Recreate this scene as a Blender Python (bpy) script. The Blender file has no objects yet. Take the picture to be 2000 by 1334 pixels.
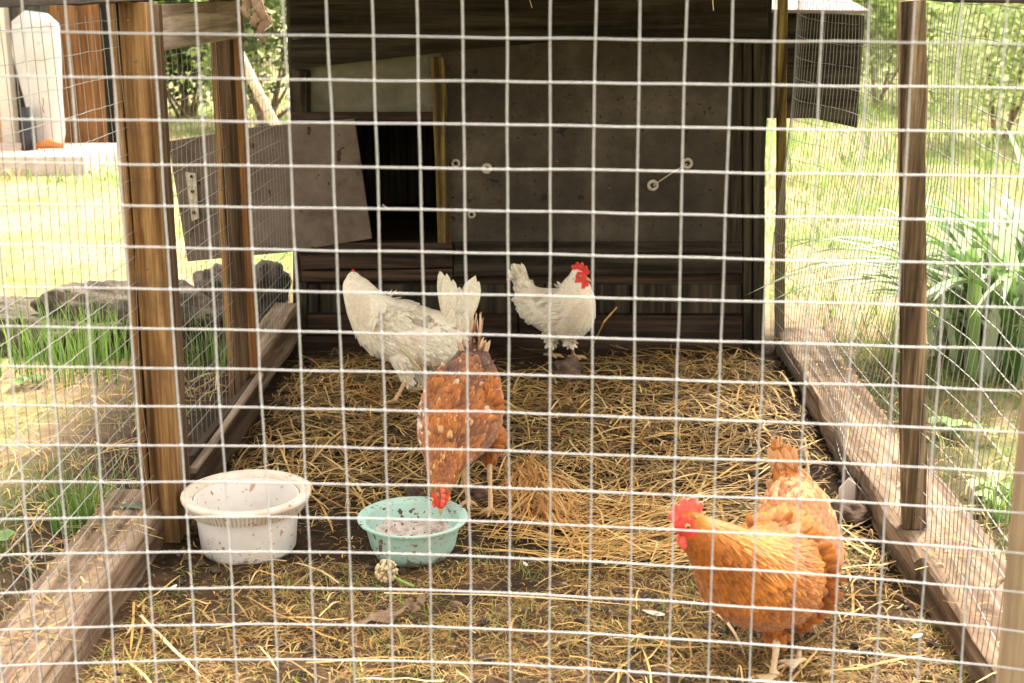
import bpy, math, random
import numpy as np
from mathutils import Vector, Matrix, noise
R = math.radians
scene = bpy.context.scene
C = bpy.context.collection
# ---------------------------------------------------------------- camera
H = 1.2
PITCH = math.atan(697/2700); YAW = R(1.4)
cam = bpy.data.cameras.new('camera'); co = bpy.data.objects.new('camera', cam); C.objects.link(co)
co.location = (0, 0, H); co.rotation_euler = (R(90)-PITCH, 0, YAW)
cam.sensor_width = 36; cam.lens = 48.6; cam.clip_start = .05; cam.clip_end = 400
cam.dof.use_dof = True; cam.dof.focus_distance = 3.3; cam.dof.aperture_fstop = 6.8
scene.camera = co
# ---------------------------------------------------------------- sky and sun
SUN_EL, SUN_ROT = R(56), R(28)
w = bpy.data.worlds.new('World'); scene.world = w; w.use_nodes = True
nt = w.node_tree; bg = nt.nodes['Background']
sky = nt.nodes.new('ShaderNodeTexSky'); sky.sky_type = 'NISHITA'; sky.sun_disc = False
sky.sun_elevation = SUN_EL; sky.sun_rotation = SUN_ROT; sky.air_density = 1; sky.dust_density = 4; sky.ozone_density = 1
hs = nt.nodes.new('ShaderNodeHueSaturation'); hs.inputs['Saturation'].default_value = .12
tint = nt.nodes.new('ShaderNodeMix'); tint.data_type = 'RGBA'; tint.blend_type = 'MULTIPLY'; tint.inputs[0].default_value = 1
tint.inputs[7].default_value = (1.0, .92, .80, 1)
nt.links.new(sky.outputs[0], hs.inputs['Color']); nt.links.new(hs.outputs[0], tint.inputs[6]); nt.links.new(tint.outputs[2], bg.inputs[0])
bg.inputs[1].default_value = .15
sl = bpy.data.lights.new('sun', 'SUN'); sl.energy = 1.35; sl.angle = R(8); sl.color = (1, .925, .82)
so = bpy.data.objects.new('sun', sl); C.objects.link(so); so.location = (2, 6, 8)
sdir = Vector((math.sin(SUN_ROT)*math.cos(SUN_EL), math.cos(SUN_ROT)*math.cos(SUN_EL), math.sin(SUN_EL)))
so.rotation_euler = sdir.to_track_quat('Z', 'Y').to_euler()
vs = scene.view_settings; vs.view_transform = 'Standard'; vs.look = 'None'; vs.gamma = 1; vs.exposure = 2.62
scene.render.film_transparent = False
try: scene.cycles.max_bounces = 8
except Exception: pass

# ---------------------------------------------------------------- measuring helpers
_cp, _sp, _cy, _sy = math.cos(PITCH), math.sin(PITCH), math.cos(YAW), math.sin(YAW)
FW = Vector((-_sy*_cp, _cy*_cp, -_sp)); RT = Vector((_cy, _sy, 0)); UP = RT.cross(FW)
def ray(x, y): return FW + RT*((x-1000)/2700) - UP*((y-667)/2700)
def G(x, y, z=0):
    r = ray(x, y); return Vector((0, 0, H)) + r*((z-H)/r.z)
def at(x, y, Y):
    r = ray(x, y); return Vector((0, 0, H)) + r*(Y/r.y)
def onx(x, y, X):
    r = ray(x, y); return Vector((0, 0, H)) + r*(X/r.x)
def tint_(rn, lo, hi, c):
    k = rn.uniform(lo, hi); return tuple(a*k for a in c)
def nz(x, y=0, z=0): return noise.noise(Vector((x, y, z)))

# ---------------------------------------------------------------- materials
def new_mat(name):
    m = bpy.data.materials.new(name); m.use_nodes = True
    return m, m.node_tree, m.node_tree.nodes['Principled BSDF']
def node(nt, t, **k):
    n = nt.nodes.new(t)
    for a, b in k.items(): setattr(n, a, b)
    return n
def coords(nt, scale=(1, 1, 1), rot=(0, 0, 0)):
    tc = node(nt, 'ShaderNodeTexCoord'); mp = node(nt, 'ShaderNodeMapping')
    mp.inputs['Scale'].default_value = scale; mp.inputs['Rotation'].default_value = rot
    nt.links.new(tc.outputs['Object'], mp.inputs[0]); return mp.outputs[0]
def tnoise(nt, vec, scale, detail=6, rough=.6, dist=0):
    n = node(nt, 'ShaderNodeTexNoise'); n.inputs['Scale'].default_value = scale; n.inputs['Detail'].default_value = detail
    n.inputs['Roughness'].default_value = rough; n.inputs['Distortion'].default_value = dist
    nt.links.new(vec, n.inputs['Vector']); return n.outputs[0]
def ramp(nt, fac, stops):
    r = node(nt, 'ShaderNodeValToRGB'); e = r.color_ramp.elements
    while len(e) < len(stops): e.new(.5)
    for i, (p, c) in enumerate(stops):
        e[i].position = p; e[i].color = (*c, 1) if len(c) == 3 else c
    nt.links.new(fac, r.inputs[0]); return r.outputs[0]
def mix(nt, fac, a, b, mode='MIX'):
    m = node(nt, 'ShaderNodeMix', data_type='RGBA', blend_type=mode)
    for s, v in ((0, fac), (6, a), (7, b)):
        if hasattr(v, 'is_output'): nt.links.new(v, m.inputs[s])
        else: m.inputs[s].default_value = v if s == 0 else (*v, 1)
    return m.outputs[2]
def bump(nt, b, h, strength=.5, dist=.002):
    n = node(nt, 'ShaderNodeBump'); n.inputs['Strength'].default_value = strength; n.inputs['Distance'].default_value = dist
    nt.links.new(h, n.inputs['Height']); nt.links.new(n.outputs[0], b.inputs['Normal'])
def wood(name, dark, mid, light, axis=2, rough=.8, grime=(.05, .04, .03), grimeamt=.55, warp=1.0):
    m, nt, b = new_mat(name)
    sc = [38, 38, 38]; sc[axis] = 1.6
    v = coords(nt, tuple(sc)); g = tnoise(nt, v, 1.0, 8, .62, .25*warp)
    sc2 = [190, 190, 190]; sc2[axis] = 5
    f = tnoise(nt, coords(nt, tuple(sc2)), 1.0, 4, .7)
    col = ramp(nt, g, [(.37, dark), (.5, mid), (.62, light)])
    col = mix(nt, .35, col, ramp(nt, f, [(.35, (.25, .25, .25)), (.6, (1, 1, 1))]), 'MULTIPLY')
    st = tnoise(nt, coords(nt, (6, 6, 6)), 1.0, 7, .7)
    col = mix(nt, ramp(nt, st, [(.5, (0, 0, 0)), (.72, (grimeamt,)*3)]), col, grime)
    nt.links.new(col, b.inputs['Base Color']); b.inputs['Roughness'].default_value = rough
    b.inputs['Specular IOR Level'].default_value = .1
    bump(nt, b, mix(nt, .5, g, f), .9, .003); return m
def mottled(name, cols, scale=8, rough=.8, spots=None, bscale=60, bst=.4, bd=.002, detail=8, mud=None):
    m, nt, b = new_mat(name); v = coords(nt)
    g = tnoise(nt, v, scale, detail, .65)
    n = len(cols); col = ramp(nt, g, [(.3+.4*i/(n-1), c) for i, c in enumerate(cols)])
    if spots:
        for (ss, thr, c) in spots:
            s = tnoise(nt, v, ss, 3, .5)
            col = mix(nt, ramp(nt, s, [(thr, (0, 0, 0)), (thr+.02, (1, 1, 1))]), col, c)
    if mud:                       # splashed mud around the foot
        z_ = node(nt, 'ShaderNodeSeparateXYZ'); nt.links.new(v, z_.inputs[0])
        mr = node(nt, 'ShaderNodeMapRange'); nt.links.new(z_.outputs[2], mr.inputs[0]); mr.inputs[1].default_value = mud; mr.inputs[2].default_value = 0; mr.inputs[3].default_value = -.12; mr.inputs[4].default_value = .16
        ad = node(nt, 'ShaderNodeMath', operation='ADD'); nt.links.new(mr.outputs[0], ad.inputs[0]); nt.links.new(tnoise(nt, v, 38, 8, .7), ad.inputs[1])
        col = mix(nt, ramp(nt, ad.outputs[0], [(.55, (0, 0, 0)), (.66, (.75, .75, .75))]), col, (.13, .08, .05))
        col = mix(nt, ramp(nt, tnoise(nt, v, 6, 8, .75), [(.5, (0, 0, 0)), (.75, (.35, .35, .35))]), col, (.3, .22, .15))
    nt.links.new(col, b.inputs['Base Color']); b.inputs['Roughness'].default_value = rough
    b.inputs['Specular IOR Level'].default_value = .3
    bump(nt, b, tnoise(nt, v, bscale, 5), bst, bd); return m
def attrmat(name, rough=.7, trans=0, sheen=0, var=0, spec=.3):
    m, nt, b = new_mat(name); a = node(nt, 'ShaderNodeAttribute'); a.attribute_name = 'Col'
    col = a.outputs[0]
    if var:
        col = mix(nt, var, col, ramp(nt, tnoise(nt, coords(nt), 140, 4, .7), [(.3, (.35, .3, .25)), (.6, (1, 1, 1))]), 'MULTIPLY')
    nt.links.new(col, b.inputs['Base Color']); b.inputs['Roughness'].default_value = rough
    b.inputs['Specular IOR Level'].default_value = spec
    if sheen: b.inputs['Sheen Weight'].default_value = sheen
    if trans:
        t = node(nt, 'ShaderNodeBsdfTranslucent'); nt.links.new(col, t.inputs[0])
        ms = node(nt, 'ShaderNodeMixShader'); ms.inputs[0].default_value = trans
        nt.links.new(b.outputs[0], ms.inputs[1]); nt.links.new(t.outputs[0], ms.inputs[2])
        nt.links.new(ms.outputs[0], nt.nodes['Material Output'].inputs[0])
    return m
def plain(name, c, rough=.5, metal=0, spec=.4):
    m, nt, b = new_mat(name)
    v = tnoise(nt, coords(nt), 90, 5, .7)
    nt.links.new(ramp(nt, v, [(.3, tuple(x*.72 for x in c)), (.6, c)]), b.inputs['Base Color'])
    b.inputs['Roughness'].default_value = rough; b.inputs['Metallic'].default_value = metal; b.inputs['Specular IOR Level'].default_value = spec
    return m

M = {}
M['post'] = wood('honey_post_wood', (.05, .025, .010), (.18, .095, .036), (.33, .195, .085), 2)
M['post_brown'] = wood('brown_post_wood', (.03, .018, .010), (.085, .052, .03), (.15, .1, .06), 2)
M['post_orange'] = wood('orange_post_wood', (.14, .06, .02), (.28, .13, .045), (.38, .2, .08), 2)
M['post_grey'] = wood('weathered_post_wood', (.022, .015, .009), (.12, .08, .045), (.36, .26, .16), 2)
M['front_post'] = wood('pale_post_wood', (.2, .14, .08), (.33, .24, .15), (.42, .32, .2), 2, grimeamt=.2)
M['rail_dark'] = wood('dark_rail_wood', (.01, .008, .006), (.03, .022, .016), (.06, .045, .03), 1)
M['sill'] = wood('weathered_sill_wood', (.08, .052, .033), (.19, .13, .085), (.32, .235, .165), 1, grime=(.1, .06, .04), grimeamt=.8)
M['sillside'] = wood('brown_sill_wood', (.05, .03, .02), (.14, .085, .05), (.25, .16, .1), 1)
M['greyboard'] = wood('grey_board_wood', (.24, .18, .15), (.38, .30, .26), (.55, .46, .40), 1, warp=5, grimeamt=.2)
M['kick'] = wood('kick_board_wood', (.022, .013, .008), (.045, .028, .018), (.075, .05, .034), 1)
M['lath'] = wood('lath_wood', (.12, .085, .06), (.22, .165, .12), (.32, .25, .19), 1)
M['coop_panel'] = mottled('mouldy_grey_panel', [(.012, .009, .005), (.042, .032, .021), (.10, .080, .054)], 3.2, .75, spots=[(17, .66, (.012, .010, .007)), (70, .64, (.010, .008, .006)), (34, .71, (.13, .065, .025))])
M['coop_panel_light'] = mottled('pale_mouldy_panel', [(.05, .05, .028), (.12, .11, .07), (.22, .19, .145)], 5, .8, spots=[(22, .7, (.015, .012, .01))])
M['coop_rail'] = wood('dark_green_rail_wood', (.010, .008, .005), (.028, .022, .014), (.052, .043, .028), 0)
M['coop_brown'] = wood('dark_brown_board_wood', (.012, .008, .006), (.035, .022, .015), (.075, .047, .03), 0)
M['coop_stile'] = wood('dark_stile_wood', (.012, .010, .007), (.035, .028, .018), (.07, .055, .035), 2)
M['batten'] = wood('yellow_batten_wood', (.035, .022, .006), (.14, .095, .025), (.25, .18, .055), 2, grimeamt=.9, warp=3)
M['slide'] = mottled('dusty_brown_board', [(.06, .042, .03), (.105, .078, .06), (.15, .115, .09)], 9, .9, spots=[(30, .68, (.035, .022, .014))])
M['lid'] = mottled('pale_roof_sheet', [(.15, .11, .1), (.2, .15, .135), (.24, .19, .175)], 6)
M['felt'] = mottled('roof_felt', [(.03, .03, .028), (.05, .048, .042), (.08, .075, .06)], 10)
M['wire_front'] = plain('white_galvanised_wire', (.48, .48, .485), .45, .0, .5)
M['wire_side'] = plain('thin_grey_wire', (.2, .19, .17), .5, .1)
M['rust'] = plain('rusty_metal', (.2, .12, .06), .6, .2)
M['washer'] = mottled('dull_metal', [(.22, .19, .14), (.4, .35, .27), (.5, .46, .38)], 60, .45)
M['dark'] = plain('dark_hole', (.01, .008, .006), .9)
M['white_tub'] = mottled('dirty_white_plastic', [(.62, .57, .52), (.70, .67, .63), (.73, .71, .68)], 6, .4, spots=[(95, .665, (.35, .17, .08)), (40, .69, (.5, .33, .22)), (22, .74, (.10, .05, .03))], bst=.1, mud=.04)
M['white_rim'] = mottled('stained_white_rim', [(.5, .38, .29), (.62, .54, .46), (.71, .67, .61)], 14, .45, spots=[(60, .64, (.4, .22, .12))], bst=.1)
M['teal_tub'] = mottled('speckled_mint_plastic', [(.27, .44, .385), (.34, .53, .465), (.40, .58, .52)], 7, .45, spots=[(70, .635, (.07, .05, .035)), (24, .67, (.10, .075, .05)), (120, .63, (.4, .28, .2))], bst=.15, mud=.045)
M['feed'] = mottled('dry_feed_mash', [(.2, .14, .11), (.52, .44, .4), (.68, .62, .57)], 45, .9, spots=[(90, .62, (.12, .08, .06))], bscale=200, bst=1, bd=.004)
M['feather'] = attrmat('feathers', .62, .12, .25, .4, .25)
M['skin'] = attrmat('hen_skin', .55, 0, 0, .3)
M['comb'] = mottled('red_comb', [(.50, .02, .015), (.62, .04, .03), (.68, .09, .07)], 90, .5, bscale=400, bst=.5)
M['comb_pale'] = mottled('bright_comb', [(.62, .07, .05), (.74, .12, .09), (.8, .18, .14)], 90, .5, bscale=400, bst=.5)
M['beak'] = plain('horn_beak', (.55, .33, .14), .4)
M['eye'] = plain('eye_black', (.012, .008, .006), .15, 0, .7)
M['iris'] = plain('eye_amber', (.65, .33, .06), .3)
M['straw'] = attrmat('straw_strips', .7, .15, 0, .15)
M['grass'] = attrmat('grass_blades', .6, .45, 0, 0)
M['stone'] = mottled('mossy_stone', [(.02, .016, .011), (.075, .058, .042), (.2, .155, .12)], 9, .9, spots=[(9, .62, (.03, .03, .008))], bscale=25, bst=1, bd=.02)
M['clod'] = mottled('earth_clod', [(.05, .032, .022), (.11, .072, .052), (.19, .13, .1)], 30, .95, bscale=90, bst=1, bd=.006)
M['bark'] = mottled('dry_bark', [(.10, .06, .035), (.2, .13, .085), (.3, .21, .14)], 20, .9, bscale=80, bst=.8)
M['orange_door'] = wood('orange_door_wood', (.45, .18, .06), (.6, .27, .1), (.7, .36, .16), 2, grimeamt=.1)
M['cabinet'] = wood('brown_cabinet_wood', (.11, .05, .02), (.19, .088, .034), (.26, .13, .055), 2, grimeamt=.1)
M['cream'] = mottled('cream_wall', [(.6, .52, .42), (.68, .6, .5), (.72, .66, .57)], 3)
M['sack'] = mottled('white_sack', [(.42, .39, .37), (.5, .47, .455), (.54, .52, .51)], 5, .6, spots=[(7, .66, (.6, .38, .36))])
M['step'] = mottled('pale_concrete', [(.42, .32, .26), (.52, .42, .36), (.6, .5, .44)], 9)
M['boot'] = plain('black_rubber', (.015, .016, .02), .5)
M['orange_plastic'] = plain('orange_plastic', (.42, .14, .03), .5)
M['shedwall'] = wood('shed_wall_wood', (.12, .11, .09), (.2, .19, .16), (.28, .26, .22), 2)
M['pole'] = wood('pale_pole_wood', (.5, .38, .25), (.62, .5, .36), (.7, .6, .45), 2, grimeamt=.1)
M['flower'] = plain('dry_flower', (.62, .5, .3), .8)
M['stalk'] = plain('green_stalk', (.22, .33, .09), .6)

# ---------------------------------------------------------------- mesh helpers
def rootloc(p):
    l = Vector((0, 0, 0))
    while p is not None:
        l += Vector(p.location); p = p.parent
    return l
def thing(name, label, cat, loc, group=None):
    o = bpy.data.objects.new(name, None); C.objects.link(o); o.location = loc; o.empty_display_size = .1
    o['label'] = label; o['category'] = cat
    if group: o['group'] = group
    return o
def tag(o, label, cat, group=None):
    o['label'] = label; o['category'] = cat
    if group: o['group'] = group
    return o
class MB:
    def __init__(s): s.v = []; s.f = []; s.c = []
    def add(s, vs, fs, col=None):
        n = len(s.v); s.v += [tuple(p) for p in vs]; s.f += [tuple(i+n for i in f) for f in fs]
        if col is not None: s.c += [tuple(col)]*len(vs)
        return s
    def tube(s, pts, rad, n=6, col=None, cap=True, side=None):
        """rad: float, list of floats, or list of (side, up)"""
        pts = [Vector(p) for p in pts]; k = len(pts)
        rr = [rad]*k if isinstance(rad, (int, float)) else rad
        vs = []; ref = Vector(side) if side is not None else None
        for i, p in enumerate(pts):
            t = (pts[min(i+1, k-1)] - pts[max(i-1, 0)]).normalized()
            if ref is None:
                ref = t.orthogonal()
            a = (ref - t*ref.dot(t)).normalized()
            if side is None: ref = a
            b = t.cross(a); r = rr[i]; ra, rb = (r, r) if isinstance(r, (int, float)) else r
            for j in range(n):
                q = 2*math.pi*j/n; vs.append(p + a*math.cos(q)*ra + b*math.sin(q)*rb)
        fs = []
        for i in range(k-1):
            for j in range(n):
                fs.append((i*n+j, i*n+(j+1) % n, (i+1)*n+(j+1) % n, (i+1)*n+j))
        if cap: fs.append(tuple(range(n-1, -1, -1))); fs.append(tuple((k-1)*n+j for j in range(n)))
        return s.add(vs, fs, col)
    def beam(s, a, b, w, h, side, seg=14, jit=.0012, ch=.003, seed=0):
        """timber from a to b, w across 'side', h across the third axis; chamfered, slightly uneven"""
        a, b = Vector(a), Vector(b); t = (b-a).normalized(); sd = Vector(side); sd = (sd - t*sd.dot(t)).normalized(); u = t.cross(sd)
        rnd = random.Random(seed*7+int(abs(a.x*1000+a.y*300+a.z*77)))
        prof = [(-w/2+ch, -h/2), (w/2-ch, -h/2), (w/2, -h/2+ch), (w/2, h/2-ch), (w/2-ch, h/2), (-w/2+ch, h/2), (-w/2, h/2-ch), (-w/2, -h/2+ch)]
        vs = []; o1 = rnd.random()*50
        for i in range(seg+1):
            p = a+(b-a)*(i/seg); L = (b-a).length*i/seg
            for j, (x, y) in enumerate(prof):
                vs.append(p + sd*(x+nz(L*5+o1, j*3.1)*jit*1.6+rnd.uniform(-jit, jit)*.5) + u*(y+nz(L*5, j*3.1+o1)*jit*1.6+rnd.uniform(-jit, jit)*.5))
        fs = [(i*8+j, i*8+(j+1) % 8, (i+1)*8+(j+1) % 8, (i+1)*8+j) for i in range(seg) for j in range(8)]
        fs += [tuple(range(7, -1, -1)), tuple(seg*8+j for j in range(8))]
        return s.add(vs, fs)
    def prism(s, outline, d, ch=0):
        """outline: 3-D points of a flat polygon, d: thickness vector"""
        o = [Vector(p) for p in outline]; n = len(o); d = Vector(d)
        vs = o+[p+d for p in o]
        fs = [tuple(range(n)), tuple(range(2*n-1, n-1, -1))]+[(i, i+n, (i+1) % n+n, (i+1) % n) for i in range(n)]
        return s.add(vs, fs)
    def lathe(s, prof, c, n=72, mod=None):
        vs = []; k = len(prof)
        for (r, z) in prof:
            for j in range(n):
                q = 2*math.pi*j/n; m = mod(r, z, j) if mod else 0
                vs.append((c[0]+(r+m)*math.cos(q), c[1]+(r+m)*math.sin(q), c[2]+z))
        fs = [(i*n+j, i*n+(j+1) % n, (i+1)*n+(j+1) % n, (i+1)*n+j) for i in range(k-1) for j in range(n)]
        return s.add(vs, fs)
    def sphere(s, c, r, n=10, m=7, jit=0, seed=0, col=None, box=1):
        c = Vector(c); r = Vector((r, r, r)) if isinstance(r, (int, float)) else Vector(r); vs = [c+Vector((0, 0, r.z))]
        for i in range(1, m):
            t = math.pi*i/m
            for j in range(n):
                q = 2*math.pi*j/n; d = Vector((math.sin(t)*math.cos(q), math.sin(t)*math.sin(q), math.cos(t)))
                if box != 1: d = Vector([math.copysign(abs(q_)**box, q_) for q_ in d])
                k = 1+jit*nz(d.x*1.7+seed, d.y*1.7, d.z*1.7)+jit*.4*nz(d.x*5+seed, d.y*5, d.z*5)
                vs.append(c+Vector((d.x*r.x, d.y*r.y, d.z*r.z))*k)
        vs.append(c-Vector((0, 0, r.z))); e = len(vs)-1
        fs = [(0, 1+j, 1+(j+1) % n) for j in range(n)]
        fs += [(1+(i)*n+j, 1+(i+1)*n+j, 1+(i+1)*n+(j+1) % n, 1+i*n+(j+1) % n) for i in range(m-2) for j in range(n)]
        fs += [(e, 1+(m-2)*n+(j+1) % n, 1+(m-2)*n+j) for j in range(n)]
        return s.add(vs, fs, col)
    def build(s, name, mat, parent=None, smooth=False, loc=None, bev=0, flip=False):
        org = rootloc(parent) if parent is not None else Vector(loc if loc is not None else (0, 0, 0))
        me = bpy.data.meshes.new(name)
        me.from_pydata([(p[0]-org.x, p[1]-org.y, p[2]-org.z) for p in s.v], [], s.f)
        me.update()
        if s.c:
            at_ = me.color_attributes.new('Col', 'FLOAT_COLOR', 'POINT')
            arr = np.ones((len(s.c), 4), dtype=np.float32); arr[:, :3] = np.array(s.c, dtype=np.float32)[:, :3]
            at_.data.foreach_set('color', arr.ravel())
        if smooth:
            me.polygons.foreach_set('use_smooth', [True]*len(me.polygons))
            if name in ('rim', 'bucket', 'bowl', 'comb'): me.set_sharp_from_angle(angle=R(38))
        if isinstance(mat, (list, tuple)):
            for m_ in mat: me.materials.append(m_)
        else: me.materials.append(mat)
        o = bpy.data.objects.new(name, me); C.objects.link(o)
        if parent is not None: o.parent = parent
        else: o.location = org
        if bev:
            b = o.modifiers.new('bevel', 'BEVEL'); b.width = bev; b.segments = 2; b.limit_method = 'ANGLE'
        return o
def structure(o): o['kind'] = 'structure'; return o
def stuff(o, label, cat): o['kind'] = 'stuff'; o['label'] = label; o['category'] = cat; return o

# ---------------------------------------------------------------- ground
LX, RX = -.835, .775           # inner faces of the two side walls
SPOTS = []
def ground_h(x, y):
    h = .018*nz(x*1.1, y*1.1, 3)+.008*nz(x*5, y*5, 7)
    if y < 7:
        h += .006*nz(x*17, y*17, 1)+.004*nz(x*45, y*45, 2)
    return h-.004 if LX < x < RX and y < 4.6 else h
def axis(a):                     # graded spacing: fine near, coarse far
    out = [a[0][0]]
    for lo, hi, st in a:
        n = max(1, round((hi-lo)/st)); out += [lo+(hi-lo)*(i+1)/n for i in range(n)]
    return out
xs = axis([(-60, -12, 4), (-12, -3, .5), (-3, -1, .06), (-1, 1, .014), (1, 2.6, .05), (2.6, 12, .5), (12, 60, 4)])
ys = axis([(-12, .8, 1.2), (.8, 1.8, .06), (1.8, 4.7, .014), (4.7, 7, .06), (7, 20, .5), (20, 120, 5)])
g = MB(); g.v = [(x, y, ground_h(x, y)) for y in ys for x in xs]; nx = len(xs)
g.f = [(j*nx+i, j*nx+i+1, (j+1)*nx+i+1, (j+1)*nx+i) for j in range(len(ys)-1) for i in range(nx-1)]
m, nt, b = new_mat('ground_earth_and_grass'); v = coords(nt)
soil = ramp(nt, tnoise(nt, v, 9, 10, .7), [(.3, (.018, .011, .006)), (.5, (.062, .037, .02)), (.7, (.15, .092, .052))])
soil = mix(nt, ramp(nt, tnoise(nt, v, 60, 4, .6), [(.6, (0, 0, 0)), (.68, (.7, .7, .7))]), soil, (.2, .15, .09))
green = ramp(nt, tnoise(nt, v, 25, 8, .7), [(.3, (.06, .10, .018)), (.5, (.15, .21, .05)), (.7, (.3, .34, .12))])
dry = ramp(nt, tnoise(nt, v, 18, 10, .75), [(.3, (.18, .12, .065)), (.5, (.34, .25, .15)), (.7, (.46, .35, .24))])
lawn = mix(nt, ramp(nt, tnoise(nt, v, 1.3, 4, .6), [(.42, (0, 0, 0)), (.60, (1, 1, 1))]), dry, green)
sx = node(nt, 'ShaderNodeSeparateXYZ'); nt.links.new(v, sx.inputs[0])
def band(out, lo, hi, soft):
    a = node(nt, 'ShaderNodeMapRange', interpolation_type='SMOOTHSTEP'); nt.links.new(out, a.inputs[0]); a.inputs[1].default_value = lo-soft; a.inputs[2].default_value = lo+soft
    c = node(nt, 'ShaderNodeMapRange', interpolation_type='SMOOTHSTEP'); nt.links.new(out, c.inputs[0]); c.inputs[1].default_value = hi+soft; c.inputs[2].default_value = hi-soft
    mm = node(nt, 'ShaderNodeMath', operation='MULTIPLY'); nt.links.new(a.outputs[0], mm.inputs[0]); nt.links.new(c.outputs[0], mm.inputs[1]); return mm.outputs[0]
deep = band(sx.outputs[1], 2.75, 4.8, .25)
soil = mix(nt, deep, soil, mix(nt, 1.0, soil, (.42, .4, .38), 'MULTIPLY'))  # mid-run soil darkened: shade in the straw gaps put into the colour
bx = band(sx.outputs[0], -1.35, 1.15, .3); by = band(sx.outputs[1], -8, 5.0, .5)
mm = node(nt, 'ShaderNodeMath', operation='MULTIPLY'); nt.links.new(bx, mm.inputs[0]); nt.links.new(by, mm.inputs[1])
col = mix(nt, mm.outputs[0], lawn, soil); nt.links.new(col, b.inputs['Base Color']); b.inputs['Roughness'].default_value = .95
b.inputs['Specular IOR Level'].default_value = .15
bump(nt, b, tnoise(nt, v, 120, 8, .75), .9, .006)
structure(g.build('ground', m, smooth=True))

# ---------------------------------------------------------------- left wire wall
def wirewall(X, y0, y1, z0, z1, sp_y, sp_z, amp, seed, rad=.0008, lean=0):
    mb = MB(); rnd = random.Random(seed)
    def P(y, z): return Vector((X+(lean*z if lean >= 0 else lean*min(1, z/.35))+amp*nz(y*1.7+seed, z*1.9), y+amp*.5*nz(z*2.3, y*1.2, seed)+rnd.uniform(-1, 1)*.0012, z+amp*.9*nz(y*1.5, z*1.1, seed+5)+rnd.uniform(-1, 1)*.0012))
    ny = int((y1-y0)/sp_y); nzn = int((z1-z0)/sp_z)
    for i in range(ny+1):
        y = y0+i*sp_y+rnd.uniform(-.003, .003); mb.tube([P(y, z0-.03*rnd.random()+(z1-z0+.01)*k/24) for k in range(25)], rad, 4, cap=False)
    for j in range(nzn+1):
        z = z0+.02+j*sp_z; mb.tube([P(y0+(y1-y0)*k/60, z)+Vector((.0016, 0, 0)) for k in range(61)], rad, 4, cap=False)
    return mb
lw = thing('wire_fence', 'left side wall of the run, honey brown posts and thin wire mesh', 'fence', (LX, 2.9, 0))
s = MB(); s.beam((-.915, 1.66, .035), (-.915, 2.965, .035), .15, .088, (1, 0, 0), 30, .003, .006)
s.build('sill_beam', M['sill'], lw)
s = MB(); s.beam((-.90, 3.96, .05), (-.88, 4.58, .09), .09, .12, (1, 0, 0), 16, .003, .006); s.build('sill_beam', M['sill'], lw)
# near post: lath strip, main timber with its honey face, brown inner board
q = MB(); q.beam((-.835, 2.868, .0), (-.835, 2.868, 1.165), .056, .056, (1, 0, 0), 30, .0012); q.build('post', M['post'], lw)
q = MB(); q.beam((-.877, 2.866, .0), (-.877, 2.866, 1.165), .019, .046, (1, 0, 0), 30, .0015); q.build('post', M['post'], lw)
q = MB(); q.beam((-.819, 2.933, .0), (-.819, 2.933, 1.16), .022, .07, (1, 0, 0), 30, .0012); q.build('post', M['post_brown'], lw)
q = MB(); q.beam((-.862, 3.775, .0), (-.862, 3.775, 1.165), .034, .05, (1, 0, 0), 24, .0015); q.build('post', M['post_brown'], lw)
q = MB(); q.beam((-.853, 3.855, .0), (-.853, 3.855, 1.165), .024, .106, (1, 0, 0), 24, .0012); q.build('post', M['post_orange'], lw)
q = MB(); q.beam((-.889, 3.772, .0), (-.889, 3.772, 1.165), .017, .045, (1, 0, 0), 24, .0015); q.build('post', M['post'], lw)
# board across the top between the posts, knotty grey
q = MB(); q.prism([(-.822, 2.905, 1.062), (-.822, 3.78, 1.062), (-.822, 3.80, 1.16), (-.822, 2.89, 1.16)], (-.019, 0, 0)); q.build('top_board', M['greyboard'], lw, bev=.002)
q = MB(); q.beam((-.85, 1.6, 1.188), (-.85, 4.6, 1.188), .05, .045, (1, 0, 0), 30, .002); q.build('top_rail', M['rail_dark'], lw)
# low board and the pale lath along it
q = MB(); q.prism([(-.822, 3.06, .0), (-.822, 3.79, -.01), (-.822, 3.80, .118), (-.822, 3.06, .128)], (-.018, 0, 0)); q.build('kick_board', M['kick'], lw, bev=.002)
q = MB(); q.beam((-.811, 3.0, .112), (-.811, 3.78, .122), .018, .014, (1, 0, 0), 16, .001); q.build('lath', M['lath'], lw)
mb = wirewall(LX-.001, 1.62, 2.85, .03, 1.16, .047, .054, .010, 11, lean=-.030); mb.build('wire_mesh', M['wire_side'], lw)
mb = wirewall(-.876, 2.93, 3.77, .05, 1.16, .047, .054, .010, 12); mb.build('wire_mesh', M['wire_side'], lw)
mb = wirewall(-.862, 3.87, 4.6, .1, 1.16, .047, .054, .010, 13); mb.build('wire_mesh', M['wire_side'], lw)
q = MB(); rnd = random.Random(3)
for z in (1.13, 1.05, .62, .35):
    q = MB(); q.sphere((-.835+rnd.uniform(-.015, .015), 2.839, z), .003, 8, 5); q.build('nail', M['rust'], lw)

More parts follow.
